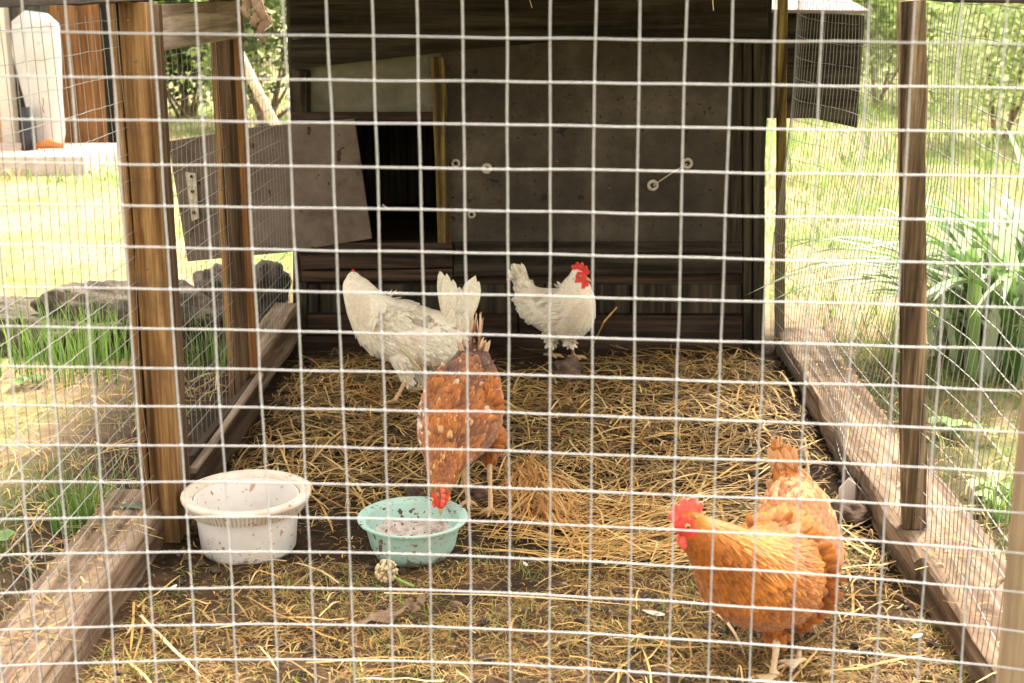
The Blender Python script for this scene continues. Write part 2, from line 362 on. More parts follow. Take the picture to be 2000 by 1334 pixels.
# ---------------------------------------------------------------- right wire wall
rw = thing('wire_fence', 'right side wall of the run, slim leaning posts and wavy wire mesh', 'fence', (RX, 2.9, 0))
s = MB(); s.beam((.85, 1.7, .035), (.85, 2.62, .035), .17, .088, (1, 0, 0), 26, .003, .006); s.build('sill_beam', M['sill'], rw)
s = MB(); s.beam((.85, 2.626, .03), (.85, 3.16, .03), .185, .085, (1, 0, 0), 20, .004, .007); s.build('sill_beam', M['sill'], rw)
s = MB(); s.beam((.838, 3.166, .028), (.87, 4.58, .03), .165, .08, (1, 0, 0), 26, .005, .008); s.build('sill_beam', M['sill'], rw)
q = MB(); pb_, pt_ = at(1783, 1030, 2.80), at(1781, 0, 2.80); q.beam((pb_.x, 2.80, .075), (pt_.x, 2.80, 1.17), .046, .045, (1, 0, 0), 30, .0018); q.build('post', M['post_grey'], rw)
q = MB(); pb_, pt_ = at(1524, 640, 4.56), at(1528, 0, 4.56); q.beam((pb_.x, 4.56, .0), (pt_.x, 4.56, 1.17), .030, .03, (1, 0, 0), 24, .0015); q.build('post', M['batten'], rw)
q = MB(); q.beam((.84, 1.6, 1.19), (.84, 4.6, 1.19), .05, .045, (1, 0, 0), 30, .002); q.build('top_rail', M['rail_dark'], rw)
mb = wirewall(RX-.004, 1.62, 4.6, .03, 1.16, .032, .062, .05, 37, lean=.05, rad=.0010); mb.build('wire_mesh', M['wire_side'], rw)

# ---------------------------------------------------------------- front wire panel
fp = thing('wire_fence', 'white welded wire grid closing the front of the run, pale posts at its ends', 'fence', (0, 1.6, 0))
YF = 1.6
rowsL = [60, 147, 231, 317, 398, 478, 559, 636, 715, 790, 868, 941, 1013, 1082, 1156, 1227, 1297]
rowsC = [74, 160, 244, 330, 412, 495, 576, 655, 731, 806, 881, 953, 1020, 1089, 1158, 1229, 1297]
rowsR = [85, 172, 259, 345, 431, 515, 598, 679, 759, 839, 917, 993, 1069, 1144, 1218, 1291, 1364]
RZ = [tuple(at(x, y, YF).z for x, y in ((0, a), (990, c), (1900, r))) for a, c, r in zip(rowsL, rowsC, rowsR)]
RZ = [tuple(v+(RZ[0][k]-RZ[1][k]) for k, v in enumerate(RZ[0]))] + RZ
for _ in range(6): RZ.append(tuple(v-.0475 for v in RZ[-1]))
XL, XC, XR = at(0, 667, YF).x, at(990, 667, YF).x, at(1900, 667, YF).x
def rowz(t, x):
    a, c, r = t
    return a*(x-XC)*(x-XR)/((XL-XC)*(XL-XR)) + c*(x-XL)*(x-XR)/((XC-XL)*(XC-XR)) + r*(x-XL)*(x-XC)/((XR-XL)*(XR-XC))
ct = [47, 131, 214, 298, 384, 469, 556, 640, 728, 815, 903, 990, 1075, 1163, 1250, 1340, 1430, 1514, 1606, 1697, 1786, 1877, 1965]
cb = [145, 221, 301, 381, 459, 539, 613, 690, 765, 843, 920, 997, 1073, 1150, 1229, 1308, 1385, 1466, 1547, 1629, 1714, 1797, 1880]
CX = [(at(a, 70, YF), at(c, 1270, YF)) for a, c in zip(ct, cb)]
def shift(p, d): return (p[0]+Vector((d, 0, 0)), p[1]+Vector((d, 0, 0)))
CX = [shift(CX[0], -.0487*k) for k in (3, 2, 1)] + CX
mb = MB(); rnd = random.Random(5)
def yoff(x, z): return .006*nz(x*3, z*3, 8)
for a, c in CX:
    pts = []; o = rnd.random()*30
    zt, zb = 1.215, max(.03, 0)
    for k in range(70):
        z = zt+(zb-zt)*k/69; f = (z-a.z)/(c.z-a.z); x = a.x+(c.x-a.x)*f
        pts.append((x+.0016*nz(z*9+o, o), YF+yoff(x, z)+.0016, z))
    mb.tube(pts, .00108, 7, cap=False)
x0, x1 = CX[0][0].x-.02, .625
for t in RZ:
    o = rnd.random()*30; pts = []
    for k in range(80):
        x = x0+(x1-x0)*k/79; z = rowz(t, x)
        if z < .02: break
        pts.append((x, YF+yoff(x, z)-.0016, z+.0013*nz(x*10+o, o)))
    if len(pts) > 5: mb.tube(pts, .00108, 7, cap=False)
for a, c in CX:                   # weld points
    for t in RZ:
        z = rowz(t, a.x); 
        if z < .05: continue
        x = a.x+(c.x-a.x)*(z-a.z)/(c.z-a.z); mb.sphere((x, YF+yoff(x, z), rowz(t, x)), .0019, 6, 4)
mb.build('wire_mesh', M['wire_front'], fp, smooth=True)
q = MB(); q.beam((.614, 1.635, .0), (.614, 1.635, 1.22), .05, .034, (1, 0, 0), 24, .0015); q.build('post', M['front_post'], fp)
q = MB(); q.beam((-.80, 1.64, .0), (-.80, 1.64, 1.22), .058, .05, (1, 0, 0), 24, .0015); q.build('post', M['front_post'], fp)
q = MB(); q.beam((-.80, 1.645, 1.245), (.607, 1.645, 1.245), .05, .045, (0, 1, 0), 24, .0015); q.build('top_rail', M['rail_dark'], fp)

# ---------------------------------------------------------------- coop
YC = 4.60
coop = thing('chicken_coop', 'dark weathered wooden chicken coop with a low doorway at the back of the run', 'chicken coop', (-.03, YC, 0))
def slab(name, quad, Y, t, mat, parent=coop, bev=.002, zmin=None):
    p = [at(x, y, Y) for x, y in quad]
    if zmin is not None: p = [Vector((a.x, a.y, max(a.z, zmin))) for a in p]
    b_ = MB(); b_.prism(p, (0, t, 0)); return b_.build(name, mat, parent, bev=bev)
def rect(x0, y0, x1, y1): return [(x0, y0), (x0, y1), (x1, y1), (x1, y0)]
slab('wall_panel', rect(572, -60, 862, 236), YC, .018, M['coop_panel_light'])
slab('wall_panel', rect(862.5, -60, 1492, 476), YC, .018, M['coop_panel'])
slab('wall_panel', rect(572, 236.5, 688, 476), YC, .018, M['coop_brown'])
slab('wall_panel', rect(572, 476.5, 1492, 690), YC, .018, M['coop_brown'])
# rails and boards standing proud of the panels
slab('top_rail', rect(566, -62, 1500, 72), YC-.05, .046, M['coop_rail'])
slab('sloping_board', [(568, 78), (570, 136), (905, 98), (1160, 74), (1160, 73), (905, 73)], YC-.03, .027, M['coop_rail'])
slab('stile', rect(566, 137, 600, 222), YC-.024, .021, M['coop_stile'])
slab('stile', rect(604, 137, 606, 218), YC-.01, .008, M['coop_stile'])
slab('door_head', rect(570, 220, 848, 236), YC-.03, .027, M['coop_brown'])
slab('batten', [(842, 112), (846, 240), (851, 340), (855, 475), (881, 475), (880, 420), (876, 330), (870, 250), (874, 200), (866, 112)], YC-.034, .018, M['batten'])
slab('stile', rect(1428, 73.5, 1449, 474), YC-.014, .011, M['coop_stile'])
slab('stile', rect(1452, 73.5, 1468, 690), YC-.02, .017, M['coop_stile'])
slab('stile', rect(1472, 73.5, 1494, 690), YC-.028, .025, M['coop_stile'])
slab('door_sill', [(586, 473), (588, 527), (884, 522), (884, 476)], YC-.036, .033, M['coop_brown'])
slab('bottom_rail', rect(886, 474, 1450, 494), YC-.024, .021, M['coop_rail'])
slab('bottom_rail', [(886, 496), (886, 540), (1450, 534), (1450, 496)], YC-.03, .027, M['coop_rail'])
slab('foot_board', [(590, 530), (590, 551), (884, 547), (884, 525)], YC-.03, .027, M['coop_brown'])
rnd = random.Random(8)
for a, c in ((603, 622), (626, 880), (884, 1062), (1066, 1230), (1234, 1448)):
    slab('foot_board', rect(a, 556, c, 612), YC-.016-.003*rnd.random(), .013, M['coop_stile'])
slab('foot_board', [(600, 616), (600, 656), (1010, 654), (1010, 614)], YC-.028, .025, M['coop_brown'])
slab('foot_board', [(1014, 614), (1014, 655), (1450, 660), (1450, 618)], YC-.026, .023, M['coop_brown'])
slab('foot_board', rect(574, 552, 599, 690), YC-.024, .021, M['coop_stile'])
slab('foot_board', rect(590, 658, 1450, 700), YC-.034, .031, M['coop_brown'])
# body of the box behind the front
cl, cr = at(572, 400, YC).x, at(1492, 400, YC).x
def boxp(name, x0, x1, y0, y1, z0, z1, mat, parent=coop, bev=.002):
    b_ = MB(); b_.prism([(x0, y0, z0), (x1, y0, z0), (x1, y1, z0), (x0, y1, z0)][::-1], (0, 0, z1-z0)); return b_.build(name, mat, parent, bev=bev)
boxp('side_wall', cl, cl+.018, YC+.02, YC+.9, .02, 1.3, M['coop_stile'])
boxp('side_wall', cr-.018, cr, YC+.02, YC+.9, .02, 1.3, M['coop_stile'])
boxp('back_wall', cl+.019, cr-.019, YC+.88, YC+.898, .02, 1.3, M['coop_stile'])
boxp('floor_board', cl+.019, cr-.019, YC+.02, YC+.878, .33, .35, M['coop_brown'])
boxp('roof', cl-.08, cr+.05, YC-.12, YC+1.0, 1.305, 1.325, M['felt'])
# nest box overhanging on the right, with its pale lid
nb = [at(1530, 26, YC+.1), at(1690, 30, YC+.1), at(1674, 250, YC+.1), at(1588, 231, YC+.1), at(1496, 231, YC+.1), at(1496, 26, YC+.1)]
b_ = MB(); b_.prism(nb, (0, .5, 0)); nbo = b_.build('nest_box', M['coop_stile'], coop, bev=.003)
slab('nest_box_board', [(1536, 34), (1534, 122), (1676, 126), (1684, 36)], YC+.085, .013, M['coop_rail'])
slab('nest_box_board', [(1534, 126), (1534, 228), (1590, 229), (1672, 246), (1676, 130)], YC+.087, .011, M['coop_rail'])
b_ = MB(); p = [at(1470, 18, YC+.02), at(1700, 20, YC+.02), at(1700, 27, YC+.02), at(1470, 25, YC+.02)]
b_.prism(p, (0, .62, .06)); b_.build('lid', M['lid'], coop, bev=.003)
# metal washers and the tie wire
def washer(px, py, r, parent=coop):
    c = at(px, py, YC-.004); b_ = MB()
    prof = [(r*.42, .000), (r*.42, .003), (r*.7, .006), (r, .003), (r, 0)]
    vs = []; n = 20
    for (rr, d) in prof:
        for j in range(n): a = 2*math.pi*j/n; vs.append((c.x+rr*math.cos(a), c.y-d, c.z+rr*math.sin(a)))
    fs = [(i*n+j, i*n+(j+1) % n, (i+1)*n+(j+1) % n, (i+1)*n+j) for i in range(len(prof)-1) for j in range(n)]
    b_.add(vs, fs); o = b_.build('washer', M['washer'], parent, smooth=True)
    h = MB(); h.tube([(c.x, c.y+.001, c.z), (c.x, c.y-.005, c.z)], r*.38, 10); h.build('bolt', M['dark'], o)
    return c
washer(890, 319, .015); washer(951, 329, .018); washer(921, 419, .014)
wa = washer(1275, 362, .019); wb_ = washer(1342, 319, .019)
q = MB(); q.tube([wa+Vector((0, -.010, 0)), wa.lerp(wb_, .5)+Vector((0, -.016, .004)), wb_+Vector((0, -.010, 0))], .0022, 6); q.build('tie_wire', M['washer'], coop)
# sliding door board, pushed left so that it reaches past the wall of the run
o = slab('door', [(328, 276), (366, 511), (560, 493), (726, 466), (716, 400), (692, 232), (500, 248)], YC-.058, .016, M['slide'])
q = MB(); c = at(374, 356, YC-.066); q.prism([(c.x-.018, c.y, c.z+.035), (c.x+.016, c.y, c.z+.03), (c.x+.02, c.y, c.z-.12), (c.x-.006, c.y, c.z-.13)], (0, -.004, 0)); hb = q.build('hasp', M['washer'], o, bev=.002)
for dz in (.02, -.03, -.10):
    q = MB(); q.sphere((c.x+.003, c.y-.006, c.z+dz), .006, 8, 6); q.build('screw', M['dark'], hb)
q = MB(); c = at(752, 403, YC-.03); q.tube([c+Vector((-.008, 0, .006)), c+Vector((.012, -.004, -.010))], .003, 6); q.build('splinter', M['washer'], coop)

# roof over the run (shades the back of it)
rr_ = thing('run_roof', 'flat dark felt roof laid over the rear of the run', 'roof', (-.03, 3.9, 1.22))
boxp('roof_sheet', -.93, .93, 3.02, 4.46, 1.262, 1.282, M['felt'], rr_)
for y in (3.06, 3.6, 4.2):
    q = MB(); q.beam((-.9, y, 1.238), (.87, y, 1.238), .04, .045, (0, 1, 0), 12, .002); q.build('rafter', M['rail_dark'], rr_)

# ---------------------------------------------------------------- bowls
wc = G(466, 1106); wc.y += .108; wc.z = ground_h(wc.x, wc.y)-.002
t = thing('plastic_tub', 'large dirty white round tub with a wide ribbed rim beside the left post', 'tub', wc)
q = MB(); q.lathe([(.0, .004), (.088, .0), (.097, .004), (.103, .014), (.1135, .128), (.1105, .128), (.100, .016), (.094, .008), (0, .007)], wc, 96); q.build('bucket', M['white_tub'], t, smooth=True)
q = MB(); n = 480
q.lathe([(.1150, .115), (.1150, .1105), (.1240, .104), (.1262, .105), (.1375, .127), (.1402, .1305), (.1408, .1345), (.1395, .1385), (.134, .141), (.1265, .1405), (.1225, .1370), (.1185, .1375), (.1165, .134), (.1155, .120)], wc, n, lambda r, z, j: (.0008 if j % 5 < 3 else -.0024) if .1045 < z < .1275 and r > .12 else 0)
q.build('rim', M['white_rim'], t, smooth=True)
q = MB()
tc = G(800, 1111); tc.y += .086; tc.z = ground_h(tc.x, tc.y)-.001
t = thing('plastic_bowl', 'mint green plastic bowl spattered with dirt, half full of feed', 'bowl', tc)
q.lathe([(.0, .003), (.072, .0), (.082, .005), (.092, .025), (.1025, .072), (.1045, .078), (.114, .082), (.1195, .085), (.1195, .0885), (.113, .089), (.101, .082), (.098, .072), (.088, .027), (.078, .010), (0, .008)], tc, 96)
bo = q.build('bowl', M['teal_tub'], t, smooth=True)
q = MB(); vs = []; N = 26
for j in range(N):
    for i in range(48):
        r = .0925*(j+.02)/(N-1); a = 2*math.pi*i/48; x = tc.x+r*math.cos(a); y = tc.y+r*math.sin(a)
        vs.append((x, y, tc.z+.036+.012*nz(x*18, y*18)+.006*nz(x*60, y*60)+.010*(r/.0925)**2))
q.add(vs, [(j*48+i, j*48+(i+1) % 48, (j+1)*48+(i+1) % 48, (j+1)*48+i) for j in range(N-1) for i in range(48)])
q.build('feed', M['feed'], t, smooth=True)

# ---------------------------------------------------------------- hens
def feather(mb, p, d, nrm, L, W, col, lift=.15, rows=4, tipcol=None, cup=.25, rnd=random, dk_=.6):
    """a curved vane with a rachis crease; d along, nrm out of the body"""
    s_ = d.cross(nrm).normalized(); vs = []; cs = []
    wf = [.35, .9, 1.0, .62] if rows == 4 else [.3, .62, .85, .98, 1, .86, .45]
    k = len(wf)
    for i in range(k):
        f = i/(k-1); q = p + d*(L*f) + nrm*(L*lift*f - L*.14*f*f)
        hw = W*.5*wf[i]; c = col if tipcol is None or f < .6 else tipcol
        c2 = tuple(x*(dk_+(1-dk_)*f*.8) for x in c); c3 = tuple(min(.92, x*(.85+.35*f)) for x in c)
        vs += [q - s_*hw - nrm*hw*cup, q, q + s_*hw - nrm*hw*cup]; cs += [c3, c2, c3]
    vs.append(p + d*(L*1.08) + nrm*(L*lift*1.05 - L*.15)); cs.append(tipcol or col)
    fs = []
    for i in range(k-1):
        a = i*3; fs += [(a, a+1, a+4, a+3), (a+1, a+2, a+5, a+4)]
    a = (k-1)*3; fs += [(a, a+1, a+3), (a+1, a+2, a+3)]
    n0 = len(mb.v); mb.v += [tuple(x) for x in vs]; mb.f += [tuple(i+n0 for i in f) for f in fs]; mb.c += cs

def hen(label, spine, lateral, headf, headu, legs, tail, wing, colfn, white, comb_s=1.0, combmat='comb', seed=1, nf=5200, group='hens in the run', face=True, vox=.005, flen=1.0, legcol=(.55, .36, .2), notch=False):
    rnd = random.Random(seed); lat = Vector(lateral).normalized()
    P = [Vector(s_[0]) for s_ in spine]; RA = [(s_[1], s_[2]) for s_ in spine]      # tail -> head
    base = Vector((sum(l[2][0] for l in legs)/len(legs), sum(l[2][1] for l in legs)/len(legs), 0))
    root = thing('hen', label, 'hen', base, group)
    # smooth spine
    def cr(a, b, c, d, t): return .5*((2*b)+(c-a)*t+(2*a-5*b+4*c-d)*t*t+(3*b-a-3*c+d)*t**3)
    PP = []; RR = []
    for i in range(len(P)-1):
        g4 = [P[max(i-1, 0)], P[i], P[i+1], P[min(i+2, len(P)-1)]]
        r4 = [RA[max(i-1, 0)], RA[i], RA[i+1], RA[min(i+2, len(P)-1)]]
        for k in range(5):
            t = k/5; PP.append(cr(*g4, t)); RR.append((max(.004, cr(*[r[0] for r in r4], t)), max(.004, cr(*[r[1] for r in r4], t))))
    PP.append(P[-1]); RR.append(RA[-1])
    mb = MB(); mb.tube(PP, RR, 20, side=lat)
    hd = P[-2].lerp(P[-1], .5); hf = Vector(headf).normalized(); hu = Vector(headu); hu = (hu-hf*hu.dot(hf)).normalized(); hl = hf.cross(hu)
    HC = P[-1]
    def hp(f, l, u): return HC+hf*f+hl*l+hu*u
    mb.tube([hp(-.03, 0, -.004), hp(-.02, 0, .0), hp(-.005, 0, .002), hp(.01, 0, .0), hp(.022, 0, -.003), hp(.028, 0, -.005)], [(.006, .006), (.019, .02), (.0205, .022), (.018, .019), (.011, .012), (.005, .006)], 14, side=hl)
    # folded wings
    for sgn in (-1, 1):
        w0, w1, w2, rw_, off = wing
        a = [Vector(w0), Vector(w1), Vector(w2)]; pts = []; rs = []
        for k in range(9):
            t = k/8; q = (a[0]*(1-t)**2+a[1]*2*t*(1-t)+a[2]*t*t)+lat*sgn*off*(1-.45*t*t)
            pts.append(q); e = math.sin(math.pi*min(1, (t*.93+.09)))**.6; rs.append((rw_*.33*e+.004, rw_*e+.004))
        mb.tube(pts, rs, 14, side=lat)
    # legs: thigh feathered, shank bare
    legseg = []
    for (hip, ankle, foot, fdir) in legs:
        hip, ankle, foot = Vector(hip), Vector(ankle), Vector(foot)
        up_ = hip-ankle
        mb.tube([hip+up_*.3, hip, hip.lerp(ankle, .4), hip.lerp(ankle, .8), ankle], [.03, .038, .03, .018, .010], 12)
        mb.tube([ankle+up_*.12, ankle, ankle.lerp(foot, .5), foot+Vector((0, 0, .006))], [.0095, .0085, .0068, .0075], 10)
        fd = Vector(fdir).normalized(); sd = fd.cross(Vector((0, 0, 1)))
        for ang, L in ((-.55, .045), (0, .056), (.55, .045), (math.pi, .026)):
            d = fd*math.cos(ang)+sd*math.sin(ang); f0 = foot+Vector((0, 0, .007))
            mb.tube([f0, f0+d*L*.5+Vector((0, 0, .001)), f0+d*L*.85-Vector((0, 0, .002)), f0+d*L-Vector((0, 0, .005))], [.0065, .0055, .0048, .002], 8)
        legseg.append((ankle, foot))
    tmp = mb.build('tmp', M['skin'], None)
    md = tmp.modifiers.new('r', 'REMESH'); md.mode = 'VOXEL'; md.voxel_size = vox
    ms = tmp.modifiers.new('s', 'SMOOTH'); ms.iterations = 3; ms.factor = .5
    dg = bpy.context.evaluated_depsgraph_get(); ev = tmp.evaluated_get(dg); me0 = ev.to_mesh()
    nv = len(me0.vertices); V = np.zeros(nv*3); me0.vertices.foreach_get('co', V); V = V.reshape(-1, 3)
    F_ = [tuple(p_.vertices) for p_ in me0.polygons]
    ev.to_mesh_clear(); old = tmp.data; bpy.data.objects.remove(tmp); bpy.data.meshes.remove(old)
    PPn = np.array([tuple(p_) for p_ in PP])
    TT = np.array([tuple((PP[min(i+1, len(PP)-1)]-PP[max(i-1, 0)]).normalized()) for i in range(len(PP))])
    anklez = max(a.z for a, f in legseg)
    def legdist(x):
        best = 9
        for a, f in legseg:
            ab = f-a; t = max(0, min(1, (x-a).dot(ab)/ab.length_squared)); best = min(best, (a+ab*t-x).length)
        return best
    eyes = [hp(.006, s_*.0185, .004) for s_ in (-1, 1)]
    def facial(x):
        if not face: return False
        d = x-HC; f, u = d.dot(hf), d.dot(hu)
        return d.length < .042 and ((f > -.006 and abs(u) < .017) or f > .018)
    bb = MB(); bb.v = [tuple(p_) for p_ in V]; bb.f = F_
    red = (.62, .05, .035)
    for p_ in V:
        x = Vector(p_)
        if x.z < anklez+.004 and legdist(x) < .02 or x.z < .018: c = legcol
        elif facial(x): c = red
        else: c = colfn(x, 0, rnd)[0]; 
        bb.c.append(c)
    body = bb.build('body', M['skin'], root, smooth=True)
    # plumage: overlapping feathers following the body
    pl = MB(); Va = V; tri = []
    for f in F_:
        tri.append((f[0], f[1], f[2]))
        if len(f) == 4: tri.append((f[0], f[2], f[3]))
    T = np.array(tri); A = Va[T[:, 0]]; B = Va[T[:, 1]]; D = Va[T[:, 2]]
    N_ = np.cross(B-A, D-A); area = np.linalg.norm(N_, axis=1)+1e-12; N_ /= area[:, None]
    rs = np.random.RandomState(seed); pick = rs.choice(len(T), nf, p=area/area.sum())
    wing_c = [[Vector(wing[0])*(1-t)**2+Vector(wing[1])*2*t*(1-t)+Vector(wing[2])*t*t for t in (0, .25, .5, .75, 1)]]
    headpos = HC
    for i in pick:
        r1, r2 = rs.rand(2)
        if r1+r2 > 1: r1, r2 = 1-r1, 1-r2
        x = Vector(A[i]+(B[i]-A[i])*r1+(D[i]-A[i])*r2); n = Vector(N_[i])
        if legdist(x) < .013 or x.z < .02 or facial(x): continue
        dd = ((PPn-np.array(x))**2).sum(1); k = int(dd.argmin()); t = Vector(TT[k]); frac = k/(len(PP)-1)
        flow = -t
        lz = (x-PP[k]).dot(lat)
        inwing = False
        if abs(lz) > wing[4]*.72:
            for wi in range(4):
                wc_ = wing_c[0][wi].lerp(wing_c[0][wi+1], .5)
                q = x-wc_; q -= lat*q.dot(lat)
                if q.length < wing[3]*1.0: inwing = True
            if inwing: flow = (Vector(wing[2])-Vector(wing[0])).normalized()
        if x.z < anklez+.06 and not inwing and legdist(x) < .05: flow = (flow+Vector((0, 0, -1.5))).normalized()
        flow = flow+Vector((rnd.gauss(0, .12), rnd.gauss(0, .12), rnd.gauss(0, .12)))
        if frac < .75: flow += Vector((0, 0, -.12))
        flow = flow-n*flow.dot(n)
        if flow.length < .05: continue
        flow.normalize(); dh = (x-headpos).length
        L = min(.038, .011+.13*dh)*flen; W = L*.38
        if dh > .11: L = (.036 if white else .030)*flen; W = (.017 if white else .0145)*flen
        dkv = .85 if white else .45
        if inwing and white: L *= 1.25; W *= 1.1
        L *= rnd.uniform(.8, 1.2)
        c, tip = colfn(x, 1 if not inwing else 2, rnd)
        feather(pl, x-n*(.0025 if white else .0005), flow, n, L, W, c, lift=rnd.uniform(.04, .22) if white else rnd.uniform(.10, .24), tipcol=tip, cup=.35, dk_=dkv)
    # flight feathers along the folded wing
    for sgn in (-1, 1):
        w0, w1, w2 = [Vector(a_) for a_ in wing[:3]]
        for k in range(9):
            t = .25+.6*k/8; q = (w0*(1-t)**2+w1*2*t*(1-t)+w2*t*t)+lat*sgn*(wing[4]*(1-.45*t*t)+wing[3]*.12)
            ax = (w2-w0).normalized(); dn = (Vector((0, 0, -1))-ax*(-ax.z)).normalized()
            q += dn*wing[3]*(.45-.09*k)
            c, tip = colfn(q, 2, rnd)
            feather(pl, q, (ax+dn*(.10-.02*k)).normalized(), lat*sgn, wing[3]*1.25, .024*flen, c, lift=.0, rows=7, tipcol=tip, cup=.12)
    pl.build('plumage', M['feather'], root)
    # tail
    tb, td, tl, spread, ntail = tail
    tb, td = Vector(tb), Vector(td).normalized(); tm = MB(); tn = td.cross(lat).normalized()
    for k in range(ntail):
        f = k/(ntail-1)-.5; side_ = 1 if k % 2 else -1
        ang = f*spread
        d = (td*math.cos(ang)+tn*math.sin(ang)+lat*side_*rnd.uniform(.05, .22)).normalized()
        c, tip = colfn(tb+td*.05, 3, rnd)
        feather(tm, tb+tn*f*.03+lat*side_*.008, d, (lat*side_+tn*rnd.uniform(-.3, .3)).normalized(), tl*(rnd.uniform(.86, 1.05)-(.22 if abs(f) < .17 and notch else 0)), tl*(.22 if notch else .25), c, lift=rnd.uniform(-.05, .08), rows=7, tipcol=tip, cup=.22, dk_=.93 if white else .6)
    for k in range(min(ntail, 13)*5):          # coverts round the tail root
        side_ = 1 if k % 2 else -1; ang = rnd.uniform(-.8, .8)*spread*.7
        d = (td*math.cos(ang)+tn*math.sin(ang)+lat*side_*rnd.uniform(.05, .38)).normalized()
        c, tip = colfn(tb+td*.02, 3, rnd)
        feather(tm, tb-td*.02+tn*rnd.uniform(-.03, .03)+lat*side_*rnd.uniform(.005, .025), d, (lat*side_+tn*rnd.uniform(-.9, .9)).normalized(), tl*rnd.uniform(.35, .6), tl*.2, c, lift=rnd.uniform(0, .25), rows=7, tipcol=tip, cup=.3, dk_=.93 if white else .6)
    tm.build('tail', M['feather'], root)
    # comb, wattles, beak, eyes
    cs = comb_s
    ol = [(.024, .006), (.031, .014), (.030, .024), (.024, .026), (.023, .036), (.016, .039), (.012, .031), (.008, .043), (.001, .046), (-.003, .035), (-.008, .044), (-.015, .043), (-.017, .031), (-.024, .034), (-.029, .027), (-.024, .018), (-.014, .012), (.004, .011)]
    q = MB(); o1 = [hp(f*cs, -.0036, .006+(u-.006)*cs) for f, u in ol]; q.prism(o1, hl*.0072)
    q.build('comb', M[combmat], root, bev=.0024)
    for s_ in (-1, 1):
        q = MB(); q.sphere(hp(.012, s_*.008, -.022-.006*cs), (.0075*cs, .0055*cs, .013*cs), 10, 8, .2); q.build('wattle', M[combmat], root, smooth=True)
        q = MB(); c = hp(.007, s_*.0178, .003); q.sphere(c, .0047, 10, 8); e = q.build('eye', M['iris'], root, smooth=True)
        q = MB(); q.sphere(c+hl*s_*.0026, .0031, 8, 6); q.build('pupil', M['eye'], e, smooth=True)
        if white:
            q = MB(); q.sphere(hp(-.010, s_*.017, -.008), (.006, .005, .007), 8, 6); q.build('ear_lobe', M['sack'], root, smooth=True)
    q = MB(); q.tube([hp(.018, 0, -.004), hp(.028, 0, -.003), hp(.036, 0, -.006), hp(.041, 0, -.011)], [(.0085, .008), (.006, .006), (.0035, .0038), (.0008, .001)], 10, side=hl); q.build('beak', M['beak'], root, smooth=True)
    return root

def mixc(a, b, t): return tuple(x*(1-t)+y*t for x, y in zip(a, b))
def white_col(x, k, rnd):
    w_ = (.86, .775, .62); v_ = rnd.uniform(.9, 1.04); c = tuple(min(.88, a*v_) for a in w_)
    n = nz(x.x*16, x.y*16, x.z*16)
    if n > .28: c = mixc(c, (.55, .42, .28), .3)
    return c, tuple(min(.9, a*1.04) for a in c)
# white hen at left, turned away
DW = []
def wl_col(x, k, rnd):
    c, t = white_col(x, k, rnd)
    for d, r in DW:
        e = (x-d).length
        if e < r and nz(x.x*60, x.y*60, x.z*60) > -.15+.6*(e/r)**2-.1:
            f = rnd.uniform(.3, .85); c = mixc(c, (.10, .07, .045), f); t = mixc(t, (.16, .12, .08), f*.8)
    return c, t
def sp(lst, depth_mm):          # measured (px, py, Y, half-width px, half-height px)
    return [(at(x, y, Y), ra*depth_mm/1000, rb*depth_mm/1000) for x, y, Y, ra, rb in lst]
DW += [(at(808, 603, 3.93), .045), (at(848, 624, 3.93), .04), (at(880, 666, 3.95), .022)]
foot1 = G(768, 790); foot2 = G(822, 775)
hen('white hen beside the dark wall at left, head turned away, soiled patch on its back',
    sp([(925, 655, 4.0, 10, 12), (908, 660, 4.0, 30, 32), (880, 662, 4.0, 44, 50), (838, 660, 4.0, 54, 58), (795, 652, 4.0, 56, 61), (752, 636, 4.0, 50, 60), (722, 606, 4.0, 36, 47), (704, 578, 4.01, 30, 35), (693, 556, 4.03, 23, 26), (690, 545, 4.04, 17, 18)], 1.52),
    (0, 1, 0), (-.25, .95, -.22), (0, .1, 1),
    [(at(785, 700, 3.96), at(793, 742, 3.94), foot1, (-1, -.1, 0)), (at(815, 700, 4.05), at(822, 742, 4.03), foot2+Vector((0, .05, 0)), (-1, .1, 0))],
    (at(888, 650, 4.0), (.13, .05, 1), .165, .56, 24),
    (at(735, 610, 4.0), at(790, 640, 4.0), at(910, 672, 4.0), .058, .062), wl_col, True, comb_s=.6, notch=True, seed=2, nf=5600)
# right white hen
foot1 = G(1074, 697); foot2 = G(1120, 700)
hen('small white hen standing in front of the coop with a bright red comb, facing right',
    sp([(1012, 535, 4.46, 7, 9), (1022, 556, 4.46, 14, 17), (1034, 578, 4.45, 24, 26), (1058, 598, 4.43, 36, 40), (1088, 610, 4.40, 42, 48), (1112, 610, 4.36, 43, 49), (1122, 588, 4.33, 37, 42), (1126, 562, 4.31, 27, 30), (1131, 540, 4.29, 15, 16)], 1.70),
    (.4, .92, 0), (.94, -.32, -.12), (.05, 0, 1),
    [(at(1084, 636, 4.38), at(1080, 668, 4.38), foot1, (.9, -.4, 0)), (at(1118, 636, 4.38), at(1117, 668, 4.37), foot2, (.9, -.4, 0))],
    (at(1024, 562, 4.46), (-.36, .12, 1), .075, .25, 9),
    (at(1112, 590, 4.35), at(1085, 604, 4.4), at(1030, 596, 4.46), .045, .050), white_col, True, comb_s=1.05, seed=4, nf=4600)
